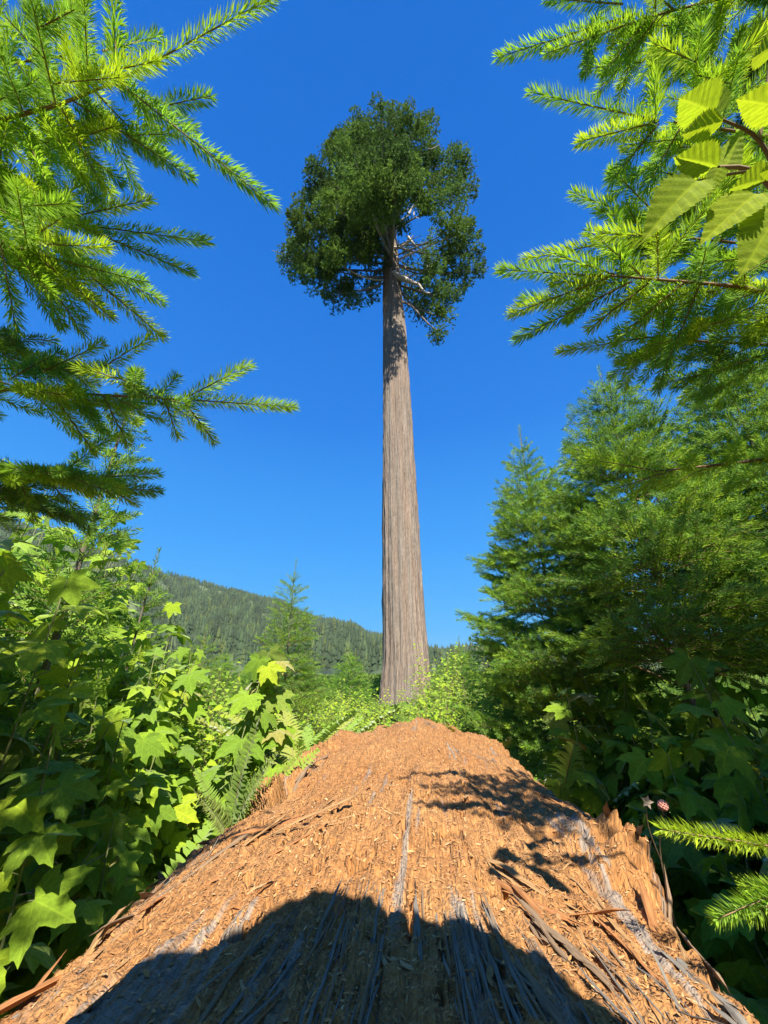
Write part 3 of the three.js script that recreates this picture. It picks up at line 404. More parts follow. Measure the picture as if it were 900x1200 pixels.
youngFir('bushy young fir standing behind the shaded shrubs, tip bent sideways', 1.66, -2.35, 3.95, 1.1, 601, midShoots, firMats, { low: .42 });
youngFir('thin open young fir with bare twiggy leader above the bushy fir', 1.3, -3.15, 3.95, .95, 602, midShoots, firMats, { low: .3, leader: .3 });
youngFir('dense young fir beneath the drooping sprays, broad lower branches', 2.45, -2.2, 4.1, 1.2, 603, midShoots, firMats, { low: .4 });
youngFir('slender fir sapling with star shaped tip rising from the lobed leaf thicket', -1.27, -1.58, 3.2, .34, 604, midShoots, firMats, { low: .45, whorl: .17, nb: 5, gap: .1 });
youngFir('little fir sapling just topping the thicket of lobed leaves', -1.52, -2.5, 2.55, .4, 605, midShoots, firMats, { low: .4, whorl: .2, nb: 5 });
youngFir('conical young fir in full sun behind the stacked lobed leaves', -1.15, -4.9, 3.25, .62, 606, farShoots, firMats, { low: .1, whorl: .17, gap: .09, tip: .1, wide: .8, leader: .3 });
youngFir('small dark conifer tip showing over the bright bush by the lone trunk', 1.55, -8.5, 2.55, .8, 607, farShoots, firMats, { low: .2, gap: .16, tip: .12, leader: .3 });
youngFir('pale green young fir crowded between the conical fir and the thicket', -2.3, -5.2, 2.35, .9, 608, farShoots, firMats, { low: .1, whorl: .2, gap: .14, tip: .1, wide: .8 });
youngFir('tall bushy fir standing behind the photographer, shading the lobed shrubs', 2.15, 1.25, 6.0, 1.15, 621, farShoots, firMats, { low: .12, whorl: .2, gap: .12, tip: .12, wide: 1.2, plain: true, nb: 8, name: 'tall_fir', group: 'tall firs out of view' });
youngFir('tall slim fir behind the photographer at the edge of the log', 1.6, .95, 6.0, 1.05, 623, farShoots, firMats, { low: .15, whorl: .2, gap: .12, tip: .12, wide: 1.3, plain: true, nb: 8, name: 'tall_fir', group: 'tall firs out of view' });
youngFir('tall broad fir beside the first tall fir, shading the lobed shrubs', 3.3, .7, 6.2, 1.3, 622, farShoots, firMats, { low: .12, whorl: .2, gap: .12, tip: .12, wide: 1.2, plain: true, nb: 8, name: 'tall_fir', group: 'tall firs out of view' });
{ // firs scattered over the clearing behind
  const LB = 'young conifer of the regrowth scattered over the clearing', proto = youngFir(LB, 4.2, -11, 2.6, 1.0, 609, farShoots, firMats, { low: .05, whorl: .22, gap: .16, tip: .14, wide: 1.3, plain: true, nb: 7, name: 'regrowth_fir', group: 'young conifers on the clearing' }); proto.name = 'regrowth_fir';
  rng = mulberry(1101); const spots = []; for (let i = 0; i < 34; i++) { const a = (i / 34 - .5) * 1.7 + rnd(-.02, .02), r = rnd(11, 42); if (Math.abs(a - .05) < .045 && r < 28) continue; spots.push([Math.sin(a) * r, -Math.cos(a) * r, rnd(.65, 1.15) * (1 + r * .012)]); }
  for (const [x, z, k] of spots) { const c = proto.clone(); c.name = numbered('regrowth_fir'); c.scale.set(k * rnd(.85, 1.1), k, k); c.rotation.y = rnd(0, 6); const o = V(4.2, groundY(4.2, -11), -11).multiply(c.scale).applyEuler(c.rotation); c.position.set(x - o.x, groundY(x, z) - o.y, z - o.z); scene.add(c); }
}
console.log('young firs');

// ---------------------------------------------------------------- broad leaves
const veinTex = (palm) => dataTex(256, 256, (u, v) => {     // leaf print: slightly paler veins and mottled blade
  const x = (u - .5) * 2.2, y = v * 1.5 - .35, r = Math.hypot(x, y), a = Math.atan2(x, y); let d = 9;
  if (palm) { for (const l of [0, .9, -.9, 1.83, -1.83]) { const da = Math.abs(a - l); if (da < .6) { d = Math.min(d, r * Math.sin(da) / .9); const al = r * Math.cos(da), s = r * Math.sin(da), q = ((al - s * 1.1) * 7) % 1; d = Math.min(d, Math.abs(((q + 1) % 1) - .5) / 7 + .008); } } }
  else { d = Math.abs(x); const q = ((y - Math.abs(x) * 1.0) * 9) % 1; d = Math.min(d, Math.abs(((q + 1) % 1) - .5) / 9 + .006); }
  const vein = sst(.022, .006, d), n = 1 + .13 * n2(u * 9, v * 9) + .1 * n2(u * 30, v * 30); return [(.74 + .3 * vein) * n * .95, (.76 + .24 * vein) * n, (.74 + .4 * vein) * n * .95];
}, true, THREE.ClampToEdgeWrapping);
const palmTex = veinTex(true), ovTex = veinTex(false);
function palmate(seed, rings = 2, A = 46) {                  // five-lobed toothed leaf, stalk at the origin, middle lobe along +Y, unit length
  const r = mulberry(seed), P = [0, 0, 0], UV = [.5, .233], I = [], lobes = [[0, 1], [.9, .9 + r() * .08], [-.9, .9 + r() * .08], [1.83, .62], [-1.83, .62]], cup = -.12 - r() * .22, fold = .12 + r() * .1, tw = (r() - .5) * .3, fl = r() * 6;
  for (let j = 1; j <= rings; j++) for (let i = 0; i <= A; i++) {
    const a = lerp(-2.55, 2.55, i / A); let R = .3, near = 9; for (const [l, len] of lobes) { const da = Math.abs(a - l); near = Math.min(near, da); R = Math.max(R, len * Math.max(0, 1 - Math.pow(da / .62, 1.15) * .62)); }
    const tooth = 1 + (i % 2 ? .045 : -.045), rr = R * (j / rings) * (j === rings ? tooth : 1), x = Math.sin(a) * rr, y = Math.cos(a) * rr;
    P.push(x, y, fold * rr * Math.min(near, .45) + cup * rr * rr + tw * x * y + .05 * Math.sin(a * 5 + fl) * rr); UV.push(x / 2.2 + .5, (y + .35) / 1.5);
  }
  const at2 = (j, i) => 1 + (j - 1) * (A + 1) + i;
  for (let i = 0; i < A; i++) { I.push(0, at2(1, i + 1), at2(1, i)); for (let j = 1; j < rings; j++) I.push(at2(j, i), at2(j, i + 1), at2(j + 1, i), at2(j + 1, i), at2(j, i + 1), at2(j + 1, i + 1)); }
  return geom(P, I, UV);
}
function ovate(seed, n = 18, m = 4, wd = .28, pleat = .010) {  // pointed toothed leaf with pleated side veins
  const r = mulberry(seed), P = [], UV = [], I = [], cup = .04 + r() * .14, fold = .22 + r() * .22;
  for (let i = 0; i <= n; i++) { const t = i / n, w = wd * Math.pow(Math.sin(Math.PI * Math.pow(Math.min(1, t + .015), .62)), 1.05) * (1 + (n > 20 ? [.10, .02, -.07][i % 3] : i % 2 ? .07 : -.05)) + .003; for (let k = -m; k <= m; k++) { const q = k / m, x = q * w; P.push(x, t - Math.abs(q) * .4 / n * (i % 2), fold * Math.abs(x) - cup * t * t + pleat * Math.sin((t - Math.abs(x) * .9) * 7 * 6.283) * Math.min(1, Math.abs(q) * 3)); UV.push(x / 2.2 + .5, (t + .35) / 1.5); if (i && k < m) { const a = (i - 1) * (2 * m + 1) + k + m, b = a + 2 * m + 1; I.push(a, a + 1, b, b, a + 1, b + 1); } } }
  return geom(P, I, UV);
}
const palmGeos = [0, 1, 2, 3, 4].map((i) => palmate(700 + i)), palmLow = [0, 1, 2].map((i) => palmate(720 + i, 1, 22));
const bigOv = [0, 1, 2].map((i) => ovate(740 + i, 48, 7, .30, .006)), smallOv = [0, 1, 2].map((i) => ovate(760 + i, 6, 1, .3, 0));
const palmMats = [[.34, .50, .026], [.43, .57, .024], [.25, .40, .026], [.52, .61, .024]].map((c) => leafMat(c, .42, { map: palmTex, specularIntensity: .5 }));
const ovMats = [[.52, .62, .02], [.46, .58, .02]].map((c) => leafMat(c, .6, { map: ovTex, specularIntensity: .3 }));
const smallMats = [[.30, .45, .03], [.38, .50, .028], [.22, .36, .035]].map((c) => leafMat(c, .42, { specularIntensity: .3 }));
const fernPale = leafMat([.45, .36, .26], .3), stemMat = std([.20, .22, .08]), caneMat = std([.22, .15, .08]);

// a shrub of arching canes; leaves is a list that receives [position, direction, normal, size]
function cane(base, top, arch, n, from, size, petiole, wood, leaves, droop = .35) {
  const jit = petiole > .03 ? .12 : .3, mid = base.clone().lerp(top, .55).add(V(rnd(-jit, jit), arch, rnd(-jit, jit))), pts = curve([base, mid, top], 9), line = new THREE.CatmullRomCurve3(pts), parts = [tube(pts, petiole > .03 ? [.005, .002] : [.003, .001], 5)];
  let az = rnd(0, 6);
  for (let i = 0; i < n; i++) {
    const u = lerp(from, 1, (i + rng() * .6) / n), p = line.getPoint(u), tan = line.getTangent(u); az += 2.4 + rnd(-.4, .4); const last = i === n - 1;
    const out = V(Math.cos(az), rnd(.1, .7), Math.sin(az)).normalize(); if (last) out.copy(tan);
    const pl = petiole * rnd(.6, 1.3) * lerp(1.2, .6, u), q = p.clone().addScaledVector(out, pl); if (petiole > .03) parts.push(tube([p, p.clone().lerp(q, .5).add(V(0, pl * .08, 0)), q], [.0018, .0012], 4));
    const dir = V(out.x, rnd(-droop - .35, -droop + .45), out.z).normalize(), nrm = V(rnd(-.5, .5) + sunDir.x * .3, 1, rnd(-.5, .5) + sunDir.z * .8); leaves.push([q, dir, nrm, rnd(size[0], size[1]) * lerp(1.1, .75, Math.max(0, u - .6) / .4)]);
  }
  wood.push(mergeGeometries(parts));
}
function shrub(name, label, group, spec, seed) {
  rng = mulberry(seed); const t = thing(name, label, spec.category ?? 'shrub', [0, 0, 0], group), leaves = [], wood = [], [x, z] = spec.base, g = groundY(x, z);
  for (let i = 0; i < spec.canes; i++) {
    const a = rnd(0, 6.283), r = Math.sqrt(rng()), b = V(x + Math.cos(a) * r * spec.spread * .45, g - .03, z + Math.sin(a) * r * spec.spread * .45), top = V(x + Math.cos(a) * r * spec.spread + (spec.lean?.[0] ?? 0), rnd(spec.h[0], spec.h[1]) - .25 * r * (spec.h[1] - spec.h[0]), z + Math.sin(a) * r * spec.spread + (spec.lean?.[1] ?? 0));
    cane(b, top, rnd(.0, .2), spec.leaves, spec.from ?? .3, spec.size, spec.petiole ?? .08, wood, leaves, spec.droop);
  }
  const eye = V(0, CY, 0); wood.forEach((w) => mesh('stem', w, spec.stemMat ?? stemMat, t));
  leaves.sort((a, b) => b[3] / b[0].distanceTo(eye) - a[3] / a[0].distanceTo(eye));
  const lim = spec.limit ?? 300, rest = new Map();
  leaves.forEach(([p, d, n, s], i) => { const m = basis(p, d, n, s * rnd(.85, 1.1), s, s); if (i < lim) place(mesh('leaf', pick(spec.geos), pick(spec.mats), t), m); else { const g2 = pick(spec.low ?? spec.geos); const k = rest.get(g2) ?? []; k.push(m); rest.set(g2, k); } });
  let k = 0; for (const [g2, l] of rest) instances('leaf_mass', g2, spec.mats[k++ % spec.mats.length], l, t);
  return t;
}
palmMats.push(palmMats[0], palmMats[1], palmMats[2], palmMats[0], palmMats[1], palmMats[2], leafMat([.44, .38, .06], .4, { map: palmTex }), leafMat([.30, .40, .03], .45, { map: palmTex }));
const thimble = { geos: palmGeos, low: palmLow, mats: palmMats };
const L1 = 'thimbleberry shrub of broad lobed leaves in the thicket under the long fir branches', G1 = 'lobed leaf shrubs along the log';
for (const [i, b] of [[-1.25, -.75, 1.6, 2.2, .4], [-1.65, -1.15, 2.0, 2.75, .5], [-1.3, -1.35, 1.5, 2.3, .4], [-1.85, -1.9, 2.1, 2.85, .55], [-1.3, -2.05, 1.5, 2.15, .4], [-2.4, -2.6, 2.2, 3.0, .7], [-1.6, -2.9, 1.7, 2.4, .5], [-2.3, -1.2, 2.2, 3.0, .6], [-1.15, -1.7, 1.2, 1.8, .3], [-2.1, -.7, 1.9, 2.6, .5]].entries())
  shrub('thimbleberry_shrub', L1, G1, { ...thimble, base: [b[0], b[1]], h: [b[2], b[3]], spread: b[4], canes: 24, leaves: 17, size: [.075, .145], from: .3, limit: 180 }, 800 + i);
shrub('thimbleberry_shrub', 'single leafy stem stacked with broad lobed leaves rising between fern and conical fir', G1, { ...thimble, base: [-.72, -2.62], h: [1.75, 2.1], spread: .1, canes: 5, leaves: 12, size: [.12, .17], from: .35 }, 820);
const L2 = 'thimbleberry shrub of broad lobed leaves in deep shade under the bushy firs';
for (const [i, b] of [[1.35, -.65, 1.0, 1.55, .35], [1.7, -.95, 1.4, 2.0, .45], [1.3, -1.35, 1.0, 1.5, .35], [1.7, -1.65, 1.4, 2.1, .5], [1.35, -2.0, 1.1, 1.7, .4], [2.2, -1.4, 1.8, 2.4, .6], [1.4, -2.7, 1.3, 2.0, .4], [2.1, -.5, 1.6, 2.3, .5], [1.9, -2.3, 1.6, 2.3, .5], [2.5, -2.0, 1.7, 2.4, .5]].entries())
  shrub('thimbleberry_shrub', L2, G1, { ...thimble, base: [b[0], b[1]], h: [b[2], b[3]], spread: b[4], canes: 20, leaves: 13, size: [.10, .17], from: .2, limit: 150 }, 840 + i);
for (const [i, b] of [[-1.15, .45, 2.2, 2.75, .35], [-1.7, .35, 2.2, 2.8, .5], [1.55, .75, 2.4, 3.1, .45], [1.95, .35, 2.3, 3.0, .5], [1.35, 1.15, 2.4, 3.2, .35]].entries())
  shrub('thimbleberry_shrub', ['tall lobed leaf shrub behind the photographer beside the long fir branches', 'tall lobed leaf shrub behind the photographer beside the drooping sprays'][i > 1 ? 1 : 0], 'lobed leaf shrubs out of view', { ...thimble, base: [b[0], b[1]], h: [b[2], b[3]], spread: b[4], canes: 24, leaves: 17, size: [.10, .16], from: .2, limit: 0 }, 880 + i);
console.log('thimbleberry');
// close bramble with pleated pointed leaves
{
  rng = mulberry(901); const t = thing('salmonberry_shrub', 'salmonberry cane with bright pleated pointed leaves hanging before the drooping fir sprays', 'shrub', [0, 0, 0]);
  const st = (pts, r) => mesh('stem', tube(curve(pts, 10), r, 6), caneMat, t);
  st([V(1.15, groundY(1.15, .1), .1), V(.95, 1.6, -.1), at(990, 330, .48), at(930, 255, .45), at(885, 200, .43), at(842, 196, .42)], [.006, .0018]);
  st([at(930, 255, .45), at(890, 165, .44), at(842, 138, .42)], [.003, .0014]); st([at(890, 165, .44), at(900, 90, .44), at(905, 55, .44)], [.002, .0012]); st([at(885, 200, .43), at(850, 205, .42), at(818, 212, .42)], [.002, .0012]); st([at(930, 255, .45), at(905, 235, .43), at(886, 227, .42)], [.002, .0012]);
  for (const [bx, by, txx, ty, s, w, nx, nz] of [[836, 132, 787, 108, .42, 1.3, .2, .9], [847, 142, 786, 160, .41, .8, 0, .5], [842, 134, 826, 88, .44, .9, .9, .3], [925, 128, 853, 112, .42, 1.1, .1, .7], [840, 195, 781, 180, .42, 1.0, -.1, .6], [841, 197, 830, 234, .41, .9, .6, .6], [817, 212, 749, 276, .40, 1.0, .2, .8], [886, 227, 815, 284, .41, 1.05, .1, .7], [896, 212, 845, 220, .43, 1.0, 0, .6], [915, 245, 864, 326, .40, 1.0, .3, .8], [915, 52, 868, 70, .44, 1.0, .1, .6], [850, 196, 870, 150, .45, .9, .5, .4], [925, 190, 880, 205, .41, 1, .1, .7], [960, 60, 890, 20, .46, 1, .1, .6], [990, 160, 905, 165, .44, 1.1, .1, .6]]) {
    const a = at(bx, by, s), b = at(txx, ty, s * rnd(.95, 1.03)), L = a.distanceTo(b); place(mesh('leaf', pick(bigOv), pick(ovMats), t), basis(a, b.clone().sub(a), (ty > by + 30 ? a.clone().sub(V(0, CY, 0)).normalize().multiplyScalar(-.7).addScaledVector(sunDir, .9) : a.clone().sub(V(0, CY, 0)).normalize().multiplyScalar(.75).add(V(0, .75, 0))).add(V(nx * .3 + rnd(-.2, .2), 0, rnd(-.2, .2))), L * .85 * w, L * .92, L));
  }
}
{
  const t = thing('berry_sprig', 'pink berry and dried pale flower on a thin stalk beside the log', 'berry', [0, 0, 0]), a = at(777, 944, .95), b = at(757, 939, .95), r = at(775, 1010, .97), base = V(r.x + .1, groundY(r.x, r.z), r.z);
  mesh('stalk', mergeGeometries([tube(curve([base, r, a.clone().add(V(0, -.008, 0))], 10), [.003, .001], 5), tube(curve([r, b.clone().lerp(r, .4).add(V(-.01, 0, 0)), b], 6), [.0015, .001], 5)]), caneMat, t);
  const dr = []; for (let i = 0; i < 40; i++) { const y = 1 - (i + .5) / 20, g = new THREE.IcosahedronGeometry(.0032, 1), k = Math.sqrt(Math.max(0, 1 - y * y)); g.translate(Math.cos(i * 2.4) * k * .0095, y * .009, Math.sin(i * 2.4) * k * .0095); if (y > -1) dr.push(g); }
  mesh('fruit', mergeGeometries(dr.slice(0, 20).concat(dr.slice(20))), std([.55, .24, .18], { roughness: .6 }), t).position.copy(a);
  for (let i = 0; i < 5; i++) place(mesh('sepal', smallOv[i % 3], fernPale, t), basis(b, V(Math.cos(i * 1.257), Math.sin(i * 1.257), .5), V(0, .2, 1), .016, .017, .016));
}
{ // dry twigs sticking out of the shade below the thicket
  rng = mulberry(915);
  for (const [a, m, b, f] of [[[-20, 1085, 1.05], [70, 1030, 1.1], [125, 1000, 1.15], [60, 1010, 1.0]], [[10, 1110, 1.0], [45, 1060, 1.05], [60, 1028, 1.05], [20, 1050, 1.0]]]) {
    const t = thing('dry_twig', a[0] < 0 ? 'bare grey twig reaching out of the dark below the thicket' : 'short forked dry twig beside the log edge below the thicket', 'twig', [0, 0, 0]), A = at(...a), M = at(...m), B = at(...b), F = at(...f);
    mesh('stem', tube(curve([V(A.x - .2, groundY(A.x - .2, A.z), A.z), A, M, B], 14), [.005, .001], 6), std([.30, .26, .21]), t); mesh('side_twig', tube(curve([M, M.clone().lerp(F, .5).add(V(0, .015, 0)), F], 6), [.002, .0007], 5), std([.30, .26, .21]), t); mesh('side_twig', tube(curve([M.clone().lerp(B, .4), B.clone().add(V(-.02, .05, 0))], 5), [.0016, .0006], 5), std([.30, .26, .21]), t);
  }
}
// small-leaved bushes, ferns and undergrowth
const small = { geos: smallOv, mats: smallMats, stemMat: caneMat, limit: 0, petiole: .02, droop: .1 };
const L3 = 'small leaved bright green bush growing past the end of the log';
for (const [i, b] of [[-.85, -4.6, 1.2, 1.75, .55], [-.4, -5.6, 1.1, 1.8, .6], [-1.5, -4.1, 1.4, 1.95, .5], [-.2, -7.5, 1.1, 1.8, .8], [-1.4, -7, 1.3, 1.9, .9], [-.9, -10, 1.0, 1.5, 1.1], [-2.6, -9, 1.2, 1.8, 1.1], [.85, -4.3, 1.4, 2.15, .5], [.9, -5.6, 1.5, 2.35, .6], [.8, -3.75, 1.1, 1.75, .4], [1.15, -3.9, 1.6, 2.3, .45], [.9, -7.5, 1.2, 2.0, .7], [1.9, -6, 1.2, 1.9, .8], [2.4, -9.5, 1.1, 1.9, 1.2], [-2.2, -3.7, 1.5, 2.2, .6], [-1.55, -3.3, 1.3, 1.85, .4], [.2, -12, .6, 1.1, 1.3], [2, -14, .7, 1.4, 1.6], [-1.5, -14, .7, 1.3, 1.6]].entries())
  shrub('small_leaved_bush', L3, 'small leaved bushes past the log', { ...small, base: [b[0], b[1]], h: [b[2], b[3]], spread: b[4], canes: 55, leaves: 34, size: i > 14 ? [.06, .1] : [.035, .07], from: .1 }, 930 + i);
function frond(seed, n = 26, wd = .13) {                      // unit-length sword fern frond along +Y, arching toward -Z
  const r = mulberry(seed), P = [], I = [], wood = tube(Array.from({ length: 8 }, (_, i) => V(0, i / 7, -.22 * (i / 7) ** 2)), [.006, .0015], 4);
  for (let i = 0; i < n; i++) for (const s of [-1, 1]) { const t = lerp(.1, .99, (i + .3 * r()) / n), L = wd * Math.pow(Math.sin(Math.PI * Math.pow(lerp(.12, .98, t), .75)), .7), w = .4 / n, y = t, z = -.22 * t * t, o = P.length / 3, up = .02 + r() * .05, tipY = y + L * .35; P.push(0, y - w, z, 0, y + w, z, s * L * .5, (y + tipY) / 2 - w * .9, z + up * .6, s * L * .5, (y + tipY) / 2 + w * .9, z + up * .4, s * L, tipY, z + up * (r() - .3)); I.push(o, o + 1, o + 2, o + 2, o + 1, o + 3, o + 2, o + 3, o + 4); }
  return [geom(P, I), wood];
}
const fronds = [0, 1, 2].map((i) => frond(950 + i)), fernMats = [[.24, .38, .035], [.30, .42, .035], [.34, .38, .05]].map((c) => leafMat(c, .4));
function fern(label, x, y, z, tips, group, lit) {
  const t = thing('sword_fern', label, 'fern', [0, 0, 0], group);
  for (const [dx, dy, dz] of tips) { const a = V(x, y, z), d = V(dx, dy, dz), L = d.length(), [g, w] = pick(fronds), m = basis(a, d, lit ? sunDir.clone().add(V(rnd(-.5, .5), 0, .4)) : V(-dx, .25 * L, -dz).add(V(0, .2, 0)).add(sunDir.clone().multiplyScalar(.15)), L, L, L); const f = place(mesh('frond', g, pick(fernMats), t), m); mesh('rachis', w, caneMat, f); }
}
rng = mulberry(960);
{ const b = at(270, 985, 1.45), v = (px, py, s) => { const q = at(px, py, s).sub(b); return [q.x, q.y, q.z]; };
  fern('sword fern with upright fronds growing against the log side', b.x, b.y - .0, b.z, [v(278, 848, 1.4), v(232, 900, 1.5), v(305, 885, 1.42), v(365, 868, 1.6), v(345, 885, 1.5), v(250, 930, 1.3), v(330, 905, 1.7), v(290, 900, 1.35)], null, true); }
for (const [x, z, y, n, L, lb] of [[-.62, -3.4, 1.0, 11, .75, 0], [-.75, -4.0, 1.0, 10, .7, 0], [.85, -3.2, .95, 12, .8, 1], [1.0, -2.75, .9, 12, .8, 1], [.75, -3.55, .9, 10, .7, 1], [1.15, -2.3, .8, 10, .75, 1], [-.95, -1.7, .75, 8, .7, 0], [-1.05, -1.1, .5, 8, .7, 0], [1.2, -1.7, .6, 8, .7, 1]]) {
  const tips = []; for (let i = 0; i < n; i++) { const a = i / n * 6.283 + rng(), k = rnd(.55, .95); tips.push([Math.cos(a) * L * k, L * rnd(.55, .95), Math.sin(a) * L * k]); }
  fern(['arching sword fern among the lobed shrubs on the sunlit thicket side', 'arching sword fern between the log and the bushy firs'][lb], x, y, z, tips, ['ferns by the thicket', 'ferns by the bushy firs'][lb]);
}
{
  rng = mulberry(970); const l = [[], [], []], c = [[], [], []];
  for (let i = 0; i < 34000; i++) { const a = rnd(-1.25, 1.25), r = .6 + 15 * Math.pow(rng(), 1.8), x = Math.sin(a) * r, z = -Math.cos(a) * r + rnd(0, .4), d = -z; if (d < 3.6 && Math.abs(x - logX(d)) < 1.0) continue; const y = groundY(x, z) + rnd(.02, .75) * (.5 + .5 * n2(x * 1.3, z * 1.3)), s = rnd(.04, .1) * (r > 6 ? 1.3 : 1), k = i % 3; l[k].push(basis(V(x, y, z), V(rnd(-1, 1), rnd(-.3, .5), rnd(-1, 1)), V(rnd(-.4, .4), 1, rnd(-.4, .4)), s, s, s)); const q = rnd(.7, 1.3); c[k].push(new THREE.Color().setRGB(.18 * q, .30 * q, .045 * q)); }
  const u = new THREE.Group(); u.name = 'undergrowth'; scene.add(u); tag(u, 'low tangle of small green leaves covering the ground below the shrubs', 'undergrowth', null, 'stuff'); const m = leafMat([1, 1, 1], .35); smallOv.forEach((g, k) => instances('leaves', g, m, l[k], u, c[k]));
}
console.log('plants');

// ---------------------------------------------------------------- brush out to the edge of the clearing
{
  rng = mulberry(1201);
  const P = [], I = []; for (let k = 0; k < 90; k++) { const v = V(rnd(-1, 1), rnd(0, 1), rnd(-1, 1)).normalize().multiplyScalar(Math.pow(rng(), .4)), b = V(v.x * .5, v.y * .62, v.z * .5), d = v.clone().add(V(rnd(-.6, .6), rnd(-.2, .7), rnd(-.6, .6))).normalize(), s = d.clone().cross(V(rnd(-1, 1), rnd(-1, 1), rnd(-1, 1))).normalize().multiplyScalar(rnd(.03, .05)), o = P.length / 3, m = b.clone().addScaledVector(d, .07), e = b.clone().addScaledVector(d, .15); P.push(b.x, b.y, b.z, m.x + s.x, m.y + s.y, m.z + s.z, m.x - s.x, m.y - s.y, m.z - s.z, e.x, e.y, e.z); I.push(o, o + 1, o + 2, o + 2, o + 1, o + 3); }
  const g = geom(P, I), list = [], cols = [], q = new THREE.Quaternion();
  for (let i = 0; i < 14000; i++) { const a = rnd(-1.2, 1.2), r = 9 + 350 * Math.pow(rng(), 1.9), x = Math.sin(a) * r, z = -Math.cos(a) * r; if (Math.hypot(x - 1.4, z + 26) < 2.2) continue; const h = rnd(.8, 1.7) * (1 + .012 * r); q.setFromAxisAngle(V(0, 1, 0), rnd(0, 6)); list.push(new THREE.Matrix4().compose(V(x, groundY(x, z) - .05, z), q, V(h * 1.2, h, h * 1.2))); const k = rnd(.7, 1.25), y = rng(); cols.push(new THREE.Color().setRGB(lerp(.13, .22, y) * k, lerp(.23, .30, y) * k, .04 * k)); }
  tag(instances('brush', g, leafMat([1, 1, 1], .35, { specularIntensity: .2 }), list, scene, cols), 'green regrowth brush covering the clearing around the lone tree', 'brush', null, 'stuff');
}
// ---------------------------------------------------------------- the photographer, kneeling behind the lens: the shadow on the log is theirs
function field(caps, lo, cell, n, k) {            // smooth union of tapered capsules, meshed
  const mc = new MarchingCubes(n, new THREE.MeshBasicMaterial(), false, false, 200000); mc.isolation = 0; const half = n / 2;
  const C = caps.map(([a, b, ra, rb, sq]) => ({ a, d: b.clone().sub(a), l: Math.max(1e-9, b.distanceToSquared(a)), ra, rb, sq: sq ?? 1 }));
  for (let z = 0; z < n; z++) for (let y = 0; y < n; y++) for (let x = 0; x < n; x++) {
    const px = lo.x + x * cell, py = lo.y + y * cell, pz = lo.z + z * cell; let s = 0;
    for (const c of C) { const ex = px - c.a.x, ey = py - c.a.y, ez = pz - c.a.z, t = Math.min(1, Math.max(0, (ex * c.d.x + ey * c.d.y + ez * c.d.z) / c.l)), dist = Math.hypot(ex - c.d.x * t, ey - c.d.y * t, (ez - c.d.z * t) * c.sq) - (c.ra + (c.rb - c.ra) * t); s += Math.exp(-Math.min(60, Math.max(-12, dist / k))); }
    mc.field[x + y * n + z * n * n] = s > 0 ? k * Math.log(s) : -1;
  }
  mc.update(); const cnt = mc.count, P = new Float32Array(cnt * 3), N = new Float32Array(cnt * 3);
  for (let i = 0; i < cnt; i++) for (const [c, l] of [[0, lo.x], [1, lo.y], [2, lo.z]]) { P[i * 3 + c] = l + (mc.positionArray[i * 3 + c] + 1) * half * cell; N[i * 3 + c] = mc.normalArray[i * 3 + c]; }
  const g = new THREE.BufferGeometry(); g.setAttribute('position', new THREE.BufferAttribute(P, 3)); g.setAttribute('normal', new THREE.BufferAttribute(N, 3)); g.setAttribute('uv', new THREE.BufferAttribute(new Float32Array(cnt * 2), 2)); return g;
}
